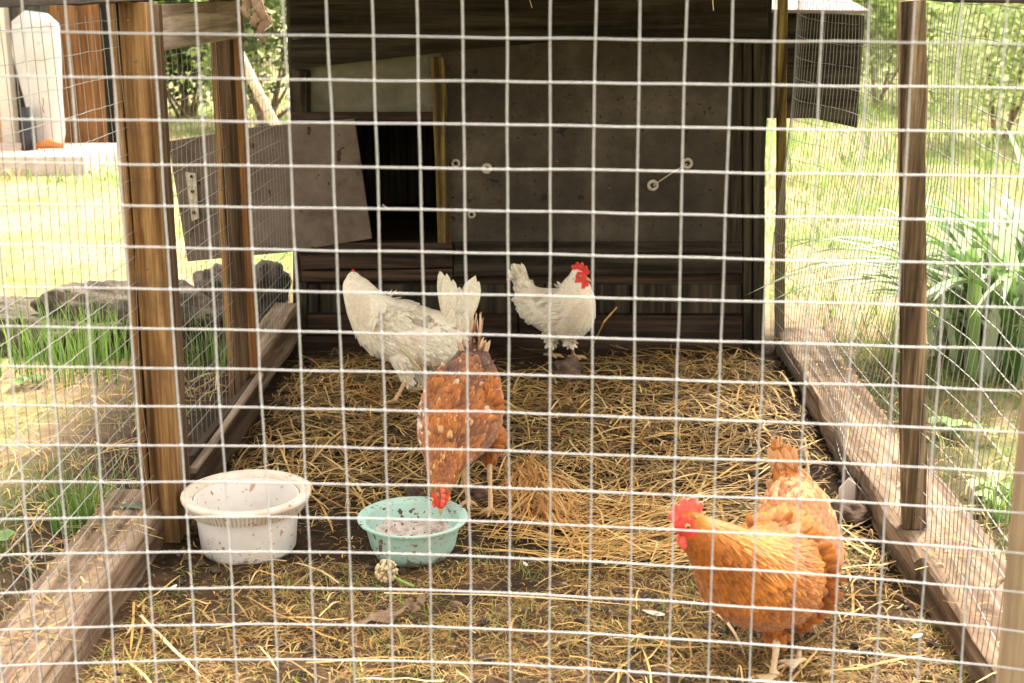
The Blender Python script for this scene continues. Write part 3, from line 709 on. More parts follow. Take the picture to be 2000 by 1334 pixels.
# centre hen, feeding
def brown_speckled(x, k, rnd):
    b_ = (.34, .105, .016); n = nz(x.x*14, x.y*14, x.z*14)
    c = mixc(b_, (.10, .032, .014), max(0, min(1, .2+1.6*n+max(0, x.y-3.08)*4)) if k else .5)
    if rnd.random() < .2: c = mixc(c, (.6, .24, .05), .35)
    elif rnd.random() < .2: c = mixc(c, (.07, .025, .012), .45)
    kk = rnd.uniform(.8, 1.15); c = tuple(a*kk for a in c); t = tuple(min(1, a*1.3) for a in c)
    if x.z > .2 and rnd.random() < .035 and x.y > 3.0: t = (.62, .46, .32)
    if x.x < -.272 and rnd.random() < .4: t = (.75, .6, .48)
    if x.y < 2.96 and rnd.random() < .12: t = (.62, .36, .14)
    if k == 3: c = mixc(c, (.5, .3, .15), .55); t = (.62, .42, .26)
    return c, t
hen('russet brown hen with pale speckles, head down feeding from the mint bowl',
    [((-.175, 3.34, .335), .012, .012), ((-.175, 3.31, .315), .035, .035), ((-.182, 3.25, .27), .068, .07), ((-.188, 3.17, .235), .09, .088), ((-.200, 3.08, .215), .096, .092), ((-.214, 2.995, .192), .074, .072), ((-.222, 2.93, .165), .046, .045), ((-.226, 2.88, .138), .030, .031), ((-.227, 2.845, .114), .021, .021)],
    (1, .06, 0), (.08, -.42, -.9), (.28, -.85, .42),
    [((-.20, 3.12, .16), (-.195, 3.15, .10), (-.18, 3.10, 0), (.05, -1, 0)), ((-.135, 3.12, .16), (-.13, 3.12, .10), (-.125, 3.05, 0), (-.1, -1, 0))],
    ((-.175, 3.29, .315), (.05, .45, 1), .10, .5, 12),
    ((-.195, 3.04, .235), (-.19, 3.13, .26), (-.178, 3.28, .275), .058, .07), brown_speckled, False, comb_s=.8, combmat='comb_pale', seed=6, nf=6500)
# front hen
def ginger(x, k, rnd):
    n = nz(x.x*12, x.y*12, x.z*12)
    c = mixc((.47, .165, .021), (.30, .085, .010), max(0, min(1, .4+n)))
    kk = rnd.uniform(.82, 1.18); c = tuple(a*kk for a in c); t = tuple(min(1, a*1.2) for a in c)
    if k == 3: c = mixc(c, (.62, .36, .16), .5); t = mixc(t, (.72, .5, .28), .5)
    if x.z > .2 and k in (1, 2) and x.y > 2.4 and rnd.random() < .5: t = (.62, .36, .15)
    elif k and rnd.random() < .3: c = mixc(c, (.2, .05, .01), .5)
    return c, t
fA = G(1508, 1330)
hen('ginger hen with a pink-red comb close behind the wire at lower right',
    [(at(1519, 878, 2.56), .007, .007), (at(1530, 910, 2.55), .022, .020), (at(1546, 955, 2.53), .048, .044), (at(1553, 1015, 2.47), .078, .072), (at(1544, 1085, 2.39), .096, .092), (at(1502, 1128, 2.31), .092, .098), (at(1454, 1122, 2.24), .078, .086), (at(1410, 1082, 2.2), .055, .060), (at(1370, 1046, 2.18), .036, .038), (at(1344, 1022, 2.17), .022, .023)],
    (.52, .85, 0), (-.95, -.22, -.12), (0, 0, 1),
    [(at(1500, 1180, 2.33), at(1518, 1252, 2.30), fA, (-.9, -.5, 0)), (at(1560, 1180, 2.42), at(1565, 1240, 2.46), G(1558, 1300), (-.9, -.5, 0))],
    (at(1540, 945, 2.54), (-.20, .15, 1), .075, .32, 11),
    (at(1490, 1060, 2.3), at(1545, 1085, 2.36), at(1590, 1120, 2.46), .064, .062), ginger, False, comb_s=1.05, combmat='comb_pale', seed=9, nf=6500, legcol=(.62, .45, .28))

# ---------------------------------------------------------------- straw litter
def strip(mb, p, ang, L, W, col, rnd, z0=.004, arch=.01, curl=.6, tilt=0):
    n = 5; a = ang; q = Vector(p); vs = []; c_ = rnd.uniform(-curl, curl)/n; h0 = rnd.uniform(0, arch)
    for i in range(n+1):
        f = i/n; z = max(ground_h(q.x, q.y), -.02)+z0+h0*math.sin(math.pi*f)+tilt*f
        s_ = Vector((-math.sin(a), math.cos(a), rnd.uniform(-.25, .25)))*W*.5*(1 if i < n else .35)
        vs += [(q.x-s_.x, q.y-s_.y, z-s_.z), (q.x+s_.x, q.y+s_.y, z+s_.z)]
        q += Vector((math.cos(a), math.sin(a), 0))*L/n; a += c_
    mb.add(vs, [(2*i, 2*i+1, 2*i+3, 2*i+2) for i in range(n)], col)
rnd = random.Random(77); st = MB()
pal = [(.56, .33, .10), (.66, .44, .16), (.42, .22, .06), (.72, .53, .25), (.30, .16, .06), (.24, .17, .06), (.54, .36, .12)]
def avoid(x, y):
    for c, r in ((wc, .11), (tc, .09)):
        if (x-c.x)**2+(y-c.y)**2 < r*r: return True
    return not (LX+.01 < x < RX-.01)
cnt = 0
while cnt < 5000:
    x = rnd.uniform(-.86, .78); y = 1.95+2.5*rnd.random()**.8
    d = .5+1.3*nz(x*2.2+4, y*2.2)+(.30 if 3.0 < y < 4.3 else 0)-(.75 if (x < 0 and y < 2.9 and y > 2.5) else 0)+(.2 if x > .1 else 0)
    if rnd.random() > d or avoid(x, y): continue
    L = rnd.choice((.04, .07, .1, .14, .2, .28) if y > 2.7 or rnd.random() < .16 else (.03, .05, .07, .10))*rnd.uniform(.7, 1.2); ang = rnd.uniform(0, 6.28)
    if avoid(x+math.cos(ang)*L, y+math.sin(ang)*L): continue
    c = rnd.choice(pal); k = rnd.uniform(.6, 1.15)
    if rnd.random() < .35: k *= .4
    strip(st, (x, y, 0), ang, L, rnd.uniform(.0022, .0056)*(.6+2*L), tuple(a*k for a in c), rnd, rnd.uniform(.002, .016), rnd.choice((.004, .01, .03)), rnd.choice((.2, .5, 1.4)))
    cnt += 1
for k in range(6500):            # short chaff
    x = rnd.uniform(-.83, .77); y = rnd.uniform(1.95, 4.42)
    if avoid(x, y): continue
    c = rnd.choice(pal+[(.12, .08, .05), (.16, .13, .05)]); q = rnd.uniform(.4, 1.05)
    strip(st, (x, y, 0), rnd.uniform(0, 6.28), rnd.uniform(.01, .035), rnd.uniform(.0012, .003), tuple(a*q for a in c), rnd, rnd.uniform(.0, .006), .004, 1.5)
# the heap right of the bowl, combed towards the front
for k in range(270):
    t_ = rnd.random(); a0 = G(1000+t_*20, 905); p = a0.lerp(G(1110, 1075), rnd.random()*.6)+Vector((rnd.gauss(0, .035), rnd.gauss(0, .04), 0))
    d = G(1110, 1075)-G(1005, 900); ang = math.atan2(d.y, d.x)+rnd.gauss(0, .35)
    strip(st, p, ang, rnd.uniform(.08, .24), rnd.uniform(.002, .004), tint_(rnd, .75, 1.15, rnd.choice([(.58, .31, .10), (.64, .42, .17), (.46, .21, .06)])), rnd, rnd.uniform(.004, .04), .03, 1.0)
for k in range(330):
    p = G(rnd.uniform(1080, 1330), rnd.uniform(985, 1120))
    strip(st, p, rnd.choice((.35, 2.9, .9))+rnd.gauss(0, .3), rnd.uniform(.08, .3), rnd.uniform(.002, .0042), tint_(rnd, .8, 1.15, rnd.choice(pal[:4])), rnd, rnd.uniform(.003, .03), .02, .8)
# single long stems one can see
for (a, b_, W) in (((275, 1215), (385, 1334), .006), ((1225, 690), (1150, 655), .003), ((560, 1105), (470, 1108), .004), ((580, 1110), (660, 1150), .006), ((750, 1165), (1250, 1190), .005), ((1390, 1200), (1470, 1290), .006), ((1610, 860), (1460, 930), .004), ((1750, 1100), (1620, 1120), .006)):
    p, q = G(*a), G(*b_); d = q-p
    if d.length > .6: d *= .6/d.length
    strip(st, p, math.atan2(d.y, d.x), d.length, W, (.68, .52, .3), rnd, .014, .012, .25)
stuff(st.build('straw_litter', M['straw']), 'golden and brown straw strewn over the dark earth of the run', 'straw')
# leaning stalk behind the right hen
q = MB(); q.tube([G(1150, 690, .0), at(1180, 628, 4.36), at(1205, 600, 4.37)], [.0022, .003, .0025], 6, col=(.6, .38, .14)); tag(q.build('straw_stalk', M['straw'], loc=G(1150, 690)), 'single stiff straw stalk leaning up beside the small white hen', 'straw stalk')
q = MB()
for a, b_ in (((780, 680), (850, 765)), ((815, 690), (835, 770)), ((840, 705), (862, 770))):
    pa, pb = at(*a, 3.72), G(*b_); q.tube([pa, pa.lerp(pb, .5)+Vector((.004, 0, .006)), pb], [.0014, .0026, .003], 5, col=(.66, .5, .24))
tag(q.build('straw_stalk', M['straw'], loc=G(850, 765)), 'stiff yellow straw stalks sticking up in front of the white hen at left', 'straw stalk')

# ---------------------------------------------------------------- grass
def blade(mb, p, h, w, lean, az, col, tip=None, n=4):
    d = Vector((math.cos(az), math.sin(az), 0)); s_ = Vector((-d.y, d.x, 0)); vs = []
    for i in range(n+1):
        f = i/n; q = Vector(p)+Vector((0, 0, h*(f-.25*lean*f*f)))+d*h*lean*f*f; k = w*.5*(1-f**1.6)+.0002
        vs += [q-s_*k, q+s_*k]
    n0 = len(mb.v); mb.v += [tuple(a) for a in vs]; mb.f += [(n0+2*i, n0+2*i+1, n0+2*i+3, n0+2*i+2) for i in range(n)]
    for i in range(n+1): c = mixc(col, tip or col, i/n); mb.c += [c, c]
rnd = random.Random(12)
greens = [(.11, .20, .03), (.17, .28, .055), (.25, .36, .09), (.08, .15, .025)]; dries = [(.44, .34, .18), (.54, .42, .26), (.4, .32, .15)]
fm = MB()
for k in range(3200):             # thin grass inside the run, near the front
    x = rnd.uniform(-.82, .76); y = rnd.uniform(1.95, 2.9) if k < 2700 else rnd.uniform(2.9, 4.3)
    if avoid(x, y) or nz(x*3, y*3, 9) < -.02: continue
    c = rnd.choice(greens+dries[:1]+[(.3, .3, .1)]); blade(fm, (x, y, ground_h(x, y)-.002), rnd.uniform(.012, .045), rnd.uniform(.0015, .003), rnd.uniform(.3, 1.3), rnd.uniform(0, 6.28), c, mixc(c, (.5, .45, .18), .4), 3)
for k in range(20000):            # pale matted thatch at the front
    x = rnd.uniform(-.82, .76); y = rnd.uniform(1.95, 2.75)
    if avoid(x, y) or nz(x*3.5+7, y*3.5) < -.22+max(0, (y-2.5))*.9: continue
    c = rnd.choice([(.60, .38, .14), (.70, .50, .24), (.46, .29, .10), (.34, .18, .065), (.27, .25, .06), (.16, .09, .04)]); blade(fm, (x, y, ground_h(x, y)-.002), rnd.uniform(.006, .02), rnd.uniform(.0014, .0026), rnd.uniform(1.2, 3.6), rnd.uniform(0, 6.28), c, None, 3)
stuff(fm.build('sparse_grass', M['grass']), 'thin short grass growing through the straw near the front', 'grass')
# meadow both sides
mg = MB()
def scatter(n, fx, fy, h, w, dryf, lean=(.2, 1.2)):
    for _ in range(n):
        x, y = fx(), fy()
        if LX-.12 < x < RX+.2 and y < 5.5: continue
        patch = nz(x*.9+2, y*.9, 4)
        dr = rnd.random() < dryf+patch*.9
        c = rnd.choice(dries if dr else greens); k = rnd.uniform(.8, 1.3); c = tuple(a*k for a in c)
        blade(mg, (x, y, ground_h(x, y)-.005), rnd.uniform(*h), rnd.uniform(*w), rnd.uniform(*lean), rnd.uniform(0, 6.28), c, mixc(c, (.44, .52, .26), rnd.uniform(.1, .4)), 3)
scatter(3000, lambda: rnd.uniform(-1.9, -.98), lambda: rnd.uniform(1.9, 4.3), (.015, .05), (.002, .004), .5)
scatter(8000, lambda: rnd.uniform(-4.5, -.9), lambda: rnd.uniform(4.4, 9.0), (.02, .06), (.003, .006), .82)
scatter(6000, lambda: rnd.uniform(-6, -.5), lambda: rnd.uniform(8.5, 14), (.04, .12), (.006, .012), .35)
scatter(3000, lambda: rnd.uniform(.95, 1.6), lambda: rnd.uniform(2.0, 4.5), (.02, .07), (.002, .005), .45)
scatter(9000, lambda: rnd.uniform(.9, 4), lambda: rnd.uniform(4.4, 9), (.03, .12), (.003, .007), .3)
scatter(12000, lambda: rnd.uniform(.8, 9), lambda: rnd.uniform(8, 22), (.10, .38), (.006, .014), .12, (.4, 1.8))
stuff(mg.build('meadow_grass', M['grass']), 'sunlit green and dry meadow grass outside the run', 'grass')
ls = MB()
for k in range(900):
    x = rnd.uniform(-1.7, -1.0) if k < 600 else rnd.uniform(.95, 1.5); y = rnd.uniform(2.0, 4.2)
    strip(ls, (x, y, 0), rnd.uniform(0, 6.28), rnd.uniform(.04, .2), rnd.uniform(.002, .004), tint_(rnd, .7, 1.1, rnd.choice(pal)), rnd, rnd.uniform(.003, .02), .02, 1)
for k in range(700):              # crumbs and straw lying on the beams
    if k % 2: x, y, z0 = rnd.uniform(.78, .92), rnd.uniform(1.9, 4.4), .078
    else: x, y, z0 = rnd.uniform(-.98, -.86), rnd.uniform(1.9, 2.9), .082
    strip(ls, (x, y, 0), rnd.uniform(0, 6.28), rnd.uniform(.006, .03) if k % 7 else rnd.uniform(.05, .12), rnd.uniform(.0015, .004), tint_(rnd, .4, 1.1, rnd.choice(pal+[(.1, .06, .04), (.2, .13, .08)])), rnd, z0+rnd.uniform(.002, .006), .003, .25)
stuff(ls.build('loose_straw', M['straw']), 'loose straw scattered on the ground outside both side walls', 'straw')

def tuft(label, c, n, h, spread, seed, name='grass_tuft', pal_=None, w=(.003, .006), lean=(.15, .7), group=None):
    r = random.Random(seed); mb = MB(); c = Vector(c); c.z = ground_h(c.x, c.y)
    for _ in range(n):
        a, q = r.uniform(0, 6.28), spread*r.random()**.7; col_ = r.choice(pal_ or [(.05, .13, .02), (.09, .2, .035), (.16, .28, .05)])
        blade(mb, c+Vector((math.cos(a)*q, math.sin(a)*q, -.004)), h*r.uniform(.5, 1.05), r.uniform(*w), r.uniform(*lean), a+r.gauss(0, .7), col_, mixc(col_, (.3, .4, .1), .4), 5)
    return tag(mb.build(name, M['grass'], loc=c), label, 'grass tuft', group)
tuft('bright green grass tuft beside the beam at lower left', G(165, 1035), 130, .17, .07, 1)
tuft('tall green grass tuft in front of the mossy stone', G(155, 730), 150, .27, .2, 2, lean=(.1, .4))
tuft('ragged green grass growing along the foot of the mossy stone', G(60, 705), 170, .24, .3, 14, lean=(.1, .6))
tuft('grass tuft half hidden behind the first left post', G(260, 690), 120, .24, .2, 15, lean=(.1, .6))
tuft('green grass tuft between the two left posts, by the stone end', G(440, 720), 70, .22, .12, 3)
tuft('green grass at the coop corner beyond the left wall', G(545, 600), 80, .22, .16, 4, pal_=[(.14, .2, .04), (.24, .3, .08)])
tuft('narrow green grass tuft at the right edge beside the front post', G(1965, 1020), 60, .17, .05, 5)
tuft('yellow green grass tuft against the right beam', G(1730, 700), 90, .22, .12, 6, pal_=[(.2, .26, .06), (.4, .38, .15)])

# broad strap-leaved plant at right
def strap(label, c, n, seed, hh=(.45, .85), tone=0):
    r = random.Random(seed); mb = MB(); c = Vector(c); c.z = 0
    for _ in range(n):
        az = r.uniform(0, 6.28); h = r.uniform(*hh); w_ = r.uniform(.024, .046); ln = r.uniform(.45, 1.25)
        d = Vector((math.cos(az), math.sin(az), 0)); s_ = Vector((-d.y, d.x, 0)); base = c+Vector((r.gauss(0, .07), r.gauss(0, .07), -.01))
        cc = r.choice([(.11, .23, .05), (.22, .36, .11), (.42, .52, .32), (.5, .58, .42)]); vs = []; N = 9
        for i in range(N+1):
            f = i/N; q = base+Vector((0, 0, h*(f-.55*ln*f**2.4)))+d*h*ln*.75*f**1.5; k = w_*.5*(math.sin(math.pi*min(1, .12+f*.88))**.6)
            fold = Vector((0, 0, k*.5)); vs += [q-s_*k+fold, q, q+s_*k+fold]
        n0 = len(mb.v); mb.v += [tuple(a) for a in vs]
        for i in range(N): a = n0+3*i; mb.f += [(a, a+1, a+4, a+3), (a+1, a+2, a+5, a+4)]
        mb.c += [cc]*len(vs)
    return tag(mb.build('strap_leaf_plant', M['leafy'], loc=c, smooth=True), label, 'plant', 'strap-leaved plants right of the run')
M['leafy'] = attrmat('glossy_leaves', .5, .3, 0, 0, .4)
strap('large strap-leaved green plant arching beside the right post', G(1950, 725), 130, 1, (.5, .95))
strap('strap-leaved green plant behind, at the right edge of the picture', G(2040, 690), 100, 2, (.55, 1.0))
strap('small strap-leaved plant low beside the right beam', G(1860, 690), 26, 3, (.25, .5))

# broad weeds
def weed(label, c, n, R_, seed, col_=(.14, .26, .05)):
    r = random.Random(seed); mb = MB(); c = Vector(c); c.z = ground_h(c.x, c.y)
    for _ in range(n):
        a = r.uniform(0, 6.28); q = c+Vector((math.cos(a), math.sin(a), 0))*R_*r.random(); z = .02+.03*r.random(); rr = r.uniform(.014, .028)
        mb.tube([(c.x, c.y, c.z), (q.x, q.y, c.z+z)], .001, 4, col=col_)
        vs = [(q.x, q.y, c.z+z)]; m_ = 10
        for j in range(m_):
            b__ = 2*math.pi*j/m_; k = rr*(1+.15*math.sin(5*b__)); vs.append((q.x+k*math.cos(b__), q.y+k*math.sin(b__), c.z+z+.006*math.cos(b__*2+a)))
        cc = tint_(r, .8, 1.2, col_); mb.add(vs, [(0, 1+j, 1+(j+1) % m_) for j in range(m_)], cc)
    return tag(mb.build('round_leaf_weed', M['leafy'], loc=c), label, 'weed', 'low round-leaved weeds')
weed('round-leaved weed at the left edge near the lower beam', G(5, 1085), 5, .03, 1)
weed('round-leaved weed on bare earth left of the first post', G(45, 755), 6, .06, 2)
weed('pale round-leaved weed right of the wide beam', G(1930, 975), 14, .09, 3, (.26, .36, .12))
weed('round-leaved weed further back along the right beam', G(1880, 860), 10, .08, 4, (.2, .32, .08))

# ---------------------------------------------------------------- small things on the ground
def lump(name, label, cat, c, r, seed, mat, sink=.3, group=None):
    c = Vector(c); b_ = MB(); b_.sphere((c.x, c.y, c.z+r[2]*(1-sink)), r, 22, 14, .55, seed)
    return tag(b_.build(name, M[mat], smooth=True, loc=c), label, cat, group)
lump('earth_clod', 'brown lump of earth in the straw in front of the small white hen', 'clod', G(1108, 738), (.045, .045, .036), 3, 'clod')
lump('earth_clod', 'brown clod of earth by the right beam, above the ginger hen', 'clod', G(1655, 1010), (.045, .04, .022), 5, 'clod')
lump('earth_clod', 'grey crumb of earth behind the mint bowl', 'clod', G(808, 975), (.022, .02, .02), 6, 'clod')
lump('earth_clod', 'pale crumb of earth beside the feeding hen\'s right foot', 'clod', G(930, 975), (.025, .02, .02), 8, 'clod')
cb = MB(); rnd = random.Random(55)
for k in range(1500):
    x, y = rnd.uniform(-.82, .76), rnd.uniform(1.95, 4.3)
    if avoid(x, y) or (k % 3 and not (2.3 < y < 3.0)): continue
    q = rnd.choice((.002, .003, .004, .006, .010))*rnd.uniform(.8, 1.3); cc = tint_(rnd, .5, 1.5, rnd.choice([(.05, .03, .018), (.09, .058, .035), (.16, .11, .07), (.3, .24, .17)] if q < .005 else [(.05, .03, .018), (.08, .05, .03)]))
    cb.sphere((x, y, ground_h(x, y)+q*.35), (q, q*rnd.uniform(.7, 1), q*.7), 6, 4, .6, k*1.7, col=cc)
stuff(cb.build('soil_crumbs', M['skin']), 'crumbs of dark soil and droppings scattered over the floor of the run', 'soil')
# mossy stones at left
def rock(label, cs, seed):
    b_ = MB()
    for i, (c, r) in enumerate(cs): b_.sphere(c, r, 64, 40, .42, seed+i*3, box=.55)
    return tag(b_.build('mossy_stone', M['stone'], smooth=True, loc=(cs[0][0][0], cs[0][0][1], 0)), label, 'stone')
rock('long mossy stone block lying left of the run', [((-1.80, 4.58, -.01), (.36, .2, .13)), ((-1.38, 4.66, .03), (.32, .2, .15))], 21)
rock('dark mossy stone seen between the two left posts', [((-1.06, 4.7, .04), (.15, .18, .18))], 33)
# grey leaf on the beam corner, bark, flower head, feathers
q = MB(); p = G(1655, 985); q.prism([p+Vector((-.02, 0, .005)), p+Vector((.02, .005, .008)), p+Vector((.022, .02, .045)), p+Vector((.005, .02, .06)), p+Vector((-.02, .012, .035))], (0, .006, 0))
tag(q.build('stone_flake', M['step'], loc=p, bev=.003), 'pale grey stone flake standing against the right beam', 'stone')
q = MB(); pts = [G(660, 1240), G(700, 1226), G(745, 1218), G(790, 1200), G(820, 1186), G(838, 1162)]
fine = []; rnd = random.Random(19)
for i in range(len(pts)-1):
    for k in range(5): fine.append(pts[i].lerp(pts[i+1], k/5))
q.tube([a+Vector((rnd.uniform(-.003, .003), rnd.uniform(-.003, .003), .012+.004*math.sin(i*.9)+rnd.uniform(-.002, .002))) for i, a in enumerate(fine)], [(max(.002, .014*math.sin(math.pi*(i+1)/(len(fine)+1))**.6*rnd.uniform(.65, 1.25)), rnd.uniform(.0015, .003)) for i in range(len(fine))], 8, side=(.5, 1, .15))
tag(q.build('bark_strip', M['bark'], loc=pts[0]), 'curled brown strip of bark lying in front of the mint bowl', 'bark')
q = MB(); p = G(755, 1138); f_ = thing('dry_flower_head', 'dried cream onion flower head lying in front of the mint bowl', 'flower', p)
rnd = random.Random(4); c = p+Vector((0, 0, .026))
for k in range(110):
    d = Vector((rnd.gauss(0, 1), rnd.gauss(0, 1), rnd.gauss(0, 1))).normalized()
    if d.z < -.75: continue
    q.tube([c+d*.006, c+d*.020], .0006, 4, cap=False); q.sphere(c+d*.022, .0034*rnd.uniform(.7, 1.2), 5, 4)
q.build('florets', M['flower'], f_)
q = MB(); q.tube([c+Vector((.008, -.004, -.006)), c+Vector((.035, -.02, -.014)), c+Vector((.06, -.035, -.018))], .0032, 8); q.build('stem', M['stalk'], f_, smooth=True)
rnd = random.Random(6)
def dropped(label, px, py, L, W, ang):
    mb = MB(); p = G(px, py, .012); d = Vector((math.cos(ang), math.sin(ang), 0))
    feather(mb, p, d, Vector((0, 0, 1)), L, W, (.72, .66, .6), lift=.25, rows=7, cup=.4)
    tag(mb.build('feather', M['feather'], loc=p), label, 'feather', 'white feathers dropped on the ground')
dropped('white feather curled on the straw left of the ginger hen', 1255, 1190, .05, .018, -.7)
dropped('small white feather on the earth below the ginger hen, to its right', 1780, 1245, .025, .012, .5)
dropped('small white feather on the earth near the bottom left beam', 330, 1150, .02, .01, 1)
dropped('tiny white feather beside the straw heap at centre', 1030, 1105, .018, .009, 2)
dropped('white feather lying on the left beam', 105, 1255, .03, .02, 2.2)

mb = MB(); p = G(248, 988, .085)
feather(mb, p-Vector((.03, 0, 0)), Vector((1, .15, 0)).normalized(), Vector((0, 0, 1)), .065, .022, (.05, .11, .06), lift=.12, rows=7, cup=.3)
tag(mb.build('fallen_leaf', M['leafy'], loc=p), 'dark green leaf lying on the left beam beside the post', 'leaf')
for (px, py, lab) in ((82, 205, 'tiny dry tendril caught in the left mesh below the white sack'), (150, 335, 'tiny dry tendril caught in the left mesh above the pale step')):
    p = onx(px, py, -.872); q = MB(); q.tube([p+Vector((.002, .004*math.sin(k*1.3), .012-.005*k)) for k in range(6)], .0009, 4, col=(.3, .16, .06))
    tag(q.build('dry_tendril', M['straw'], loc=p), lab, 'dry tendril', 'dry bits caught in the wire')

# dry leaves and hay hanging from the roof edge
hl_ = MB(); rnd = random.Random(31)
for (px, py0, py1, w_) in ((488, -30, 40, .013), (505, -20, 58, .015), (512, 0, 84, .014), (498, -20, 30, .012)):
    a, b_ = at(px, py0, 2.9), at(px+rnd.uniform(-8, 8), py1, 2.9); pts = [a.lerp(b_, k/6)+Vector((.008*math.sin(k*1.7+px), .006*math.cos(k*2.1), 0)) for k in range(7)]
    hl_.tube(pts, [(.003, .002)]+[(w_*rnd.uniform(.5, 1), .002) for _ in range(5)]+[(.002, .001)], 7, side=(1, .4, 0))
hl_.tube([at(500, -30, 2.9), at(520, 30, 2.9), at(540, 64, 2.9)], .0012, 5)
tag(hl_.build('dry_leaf_bunch', M['bark'], loc=at(500, 0, 2.9), smooth=True), 'curled brown dry leaves hanging from the roof edge at top left', 'dry leaves')
hy = MB()
for k in range(110):
    px = rnd.choice([rnd.uniform(640, 780), rnd.uniform(1180, 1420), rnd.uniform(560, 1500)]); a = at(px, -35, 3.04); a.z += rnd.uniform(0, .02)
    L = rnd.uniform(.005, .028)+.012 if rnd.random() < .96 else .07; b_ = a+Vector((rnd.uniform(-.03, .03), rnd.uniform(-.02, .02), -L))
    hy.tube([a, a.lerp(b_, .5)+Vector((rnd.uniform(-.006, .006), 0, 0)), b_], .0011, 4, col=tint_(rnd, .5, 1.1, (.45, .33, .14)))
stuff(hy.build('hanging_hay', M['straw']), 'wisps of hay hanging from the roof over the coop', 'hay')

# ---------------------------------------------------------------- background left: shed front
shed = thing('garden_shed', 'blurred garden shed front with orange door and brown panel at upper left', 'shed', (-3.6, 10.0, 0))
Ys = 10.0
def sx_(px): return at(px, 300, Ys).x
boxp('wall', -5.6, sx_(236), Ys+.3, Ys+.36, 0, 2.3, M['shedwall'], shed)
boxp('wall', sx_(222), sx_(236), Ys-.05, Ys+.295, 0, 2.3, M['dark'], shed)
boxp('cupboard_door', sx_(124), sx_(219), Ys-.1, Ys-.06, .1, 2.1, M['cabinet'], shed)
boxp('door_frame', sx_(18), sx_(42), Ys-.1, Ys-.0, .0, 2.2, M['cream'], shed)
boxp('door', sx_(-120), sx_(17), Ys-.06, Ys-.01, .0, 2.1, M['orange_door'], shed)
boxp('roof', -5.8, sx_(250), Ys-.4, Ys+2.2, 2.32, 2.4, M['felt'], shed)
boxp('side_wall', -5.6, -5.54, Ys+.37, Ys+2.1, 0, 2.3, M['shedwall'], shed)
st_ = boxp('step', -5.6, sx_(262), 8.9, 9.7, -.02, .12, M['step'], None); st_['kind'] = 'structure'; st_.name = 'path'
q = MB(); c = at(94, 300, 9.5)
q.tube([(c.x+.02, 9.5, .12), (c.x+.02, 9.5, .2), (c.x, 9.5, .45), (c.x-.02, 9.5, .75), (c.x-.01, 9.5, .95), (c.x, 9.5, 1.02)], [(.09, .07), (.11, .08), (.13, .1), (.165, .12), (.16, .11), (.08, .05)], 18, side=(1, 0, 0))
tag(q.build('white_sack', M['sack'], smooth=True, loc=(c.x, 9.5, .12)), 'tall white sack leaning against the shed wall between door and brown panel', 'sack')
q = MB(); c = at(60, 305, 9.3); q.tube([(c.x, 9.3, .12), (c.x, 9.3, .2), (c.x, 9.32, .3), (c.x-.01, 9.32, .40)], [(.05, .09), (.05, .07), (.045, .05), (.035, .04)], 12, side=(1, 0, 0))
tag(q.build('rubber_boot', M['boot'], smooth=True, loc=(c.x, 9.3, .12)), 'dark rubber boot standing at the foot of the white sack', 'boot')
q = MB(); c = at(100, 305, 9.25); q.tube([(c.x-.09, 9.25, .15), (c.x, 9.24, .17), (c.x+.09, 9.25, .15)], [(.02, .02), (.035, .04), (.02, .02)], 10)
tag(q.build('orange_bag', M['orange_plastic'], smooth=True, loc=(c.x, 9.25, .12)), 'small orange bag on the pale step below the white sack', 'bag')

# leaning pole
q = MB(); a, b_ = at(470, 110, 8.5), at(546, 262, 8.2); dd = (b_-a); k = a.z/(a.z-b_.z) if a.z != b_.z else 1
foot = a+dd*k; q.tube([a-dd*.6, a, foot], .03, 10); tag(q.build('wooden_pole', M['pole'], smooth=True, loc=foot), 'pale wooden pole leaning behind the left posts', 'pole')

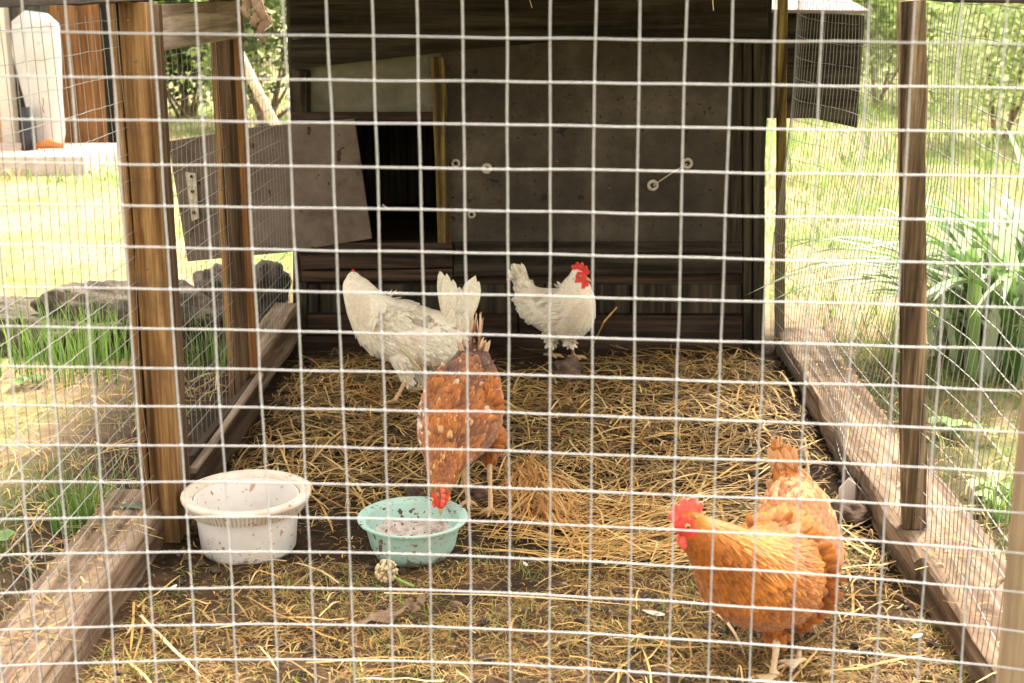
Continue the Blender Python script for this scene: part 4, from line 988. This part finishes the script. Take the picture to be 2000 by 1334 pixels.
# shrubs and tall weeds
def shrub(label, c, h, r, n, seed, cols, name='shrub', leaf=(.03, .06), group='shrubs behind the garden'):
    rr = random.Random(seed); c = Vector(c); c.z = 0
    root = thing(name, label, 'shrub', c, group); sm = MB()
    cl_ = [c+Vector((rr.gauss(0, r*.5), rr.gauss(0, r*.4), h*rr.uniform(.3, .92))) for _ in range(14)]
    for q in cl_[:(8 if h > 2.5 or cols[0][0] < .2 else 3)]: sm.tube([c+Vector((rr.gauss(0, .04), rr.gauss(0, .04), -.02)), c.lerp(q, .5)+Vector((rr.gauss(0, .05), 0, 0)), q], [.02, .012, .005], 6)
    sm.build('stem', M['bark'], root)
    lm = MB()
    for _ in range(n):
        k = rr.randrange(14); q = cl_[k]+Vector((rr.gauss(0, r*.28), rr.gauss(0, r*.28), rr.gauss(0, h*.13)))
        if q.z < .02: q.z = rr.uniform(.03, .3)
        u = Vector((rr.gauss(0, 1), rr.gauss(0, 1), rr.gauss(0, .7))).normalized(); v_ = u.cross(Vector((rr.gauss(0, 1), rr.gauss(0, 1), rr.gauss(0, 1)))).normalized(); L = rr.uniform(*leaf)
        cc = tint_(rr, .7, 1.3, cols[k % len(cols)])
        lm.add([q, q+u*L*.5+v_*L*.3, q+u*L, q+u*L*.5-v_*L*.3], [(0, 1, 2, 3)], cc)
    lm.build('foliage', M['grass'], root)
dk = [(.045, .09, .02), (.07, .12, .025), (.15, .2, .05)]; lt = [(.38, .50, .18), (.48, .56, .26), (.32, .44, .14), (.54, .6, .34)]
shrub('dark green shrub seen between the two left posts', (at(365, 230, 13).x, 13, 0), 1.7, .55, 5000, 1, dk, leaf=(.05, .1))
shrub('green shrub behind the leaning pole', (at(520, 200, 12).x, 12, 0), 1.6, .55, 5000, 2, dk+lt[:2], leaf=(.05, .1))
shrub('tall shrub behind the garden shed', (-5.2, 14, 0), 3, 1.2, 4000, 3, dk, leaf=(.06, .12))
shrub('bushy shrub hidden behind the coop at left', (-1.5, 14, 0), 2, .9, 4000, 4, dk+lt[:1], leaf=(.06, .12))
shrub('pale flowering bush at the upper right corner', (at(1960, 150, 11).x, 11, 0), 1.9, .7, 14000, 5, lt, leaf=(.03, .07))
shrub('pale yellow green bush behind the right post', (at(1840, 60, 15).x, 15, 0), 2.2, .9, 14000, 6, lt, leaf=(.04, .08))
shrub('pale green bush beyond the nest box', (at(1710, 100, 14).x, 14, 0), 2.0, .7, 12000, 7, lt, leaf=(.04, .08))
for i in range(7):
    shrub('far hedge bush beyond the meadow, '+['first', 'second', 'third', 'fourth', 'fifth', 'sixth', 'last'][i]+' from the left', (-7+i*3.4, 24+1.5*nz(i*1.3), 0), 3.2, 1.7, 2600, 20+i, lt+dk[2:], 'hedge_bush', (.12, .26), 'far hedge bushes')
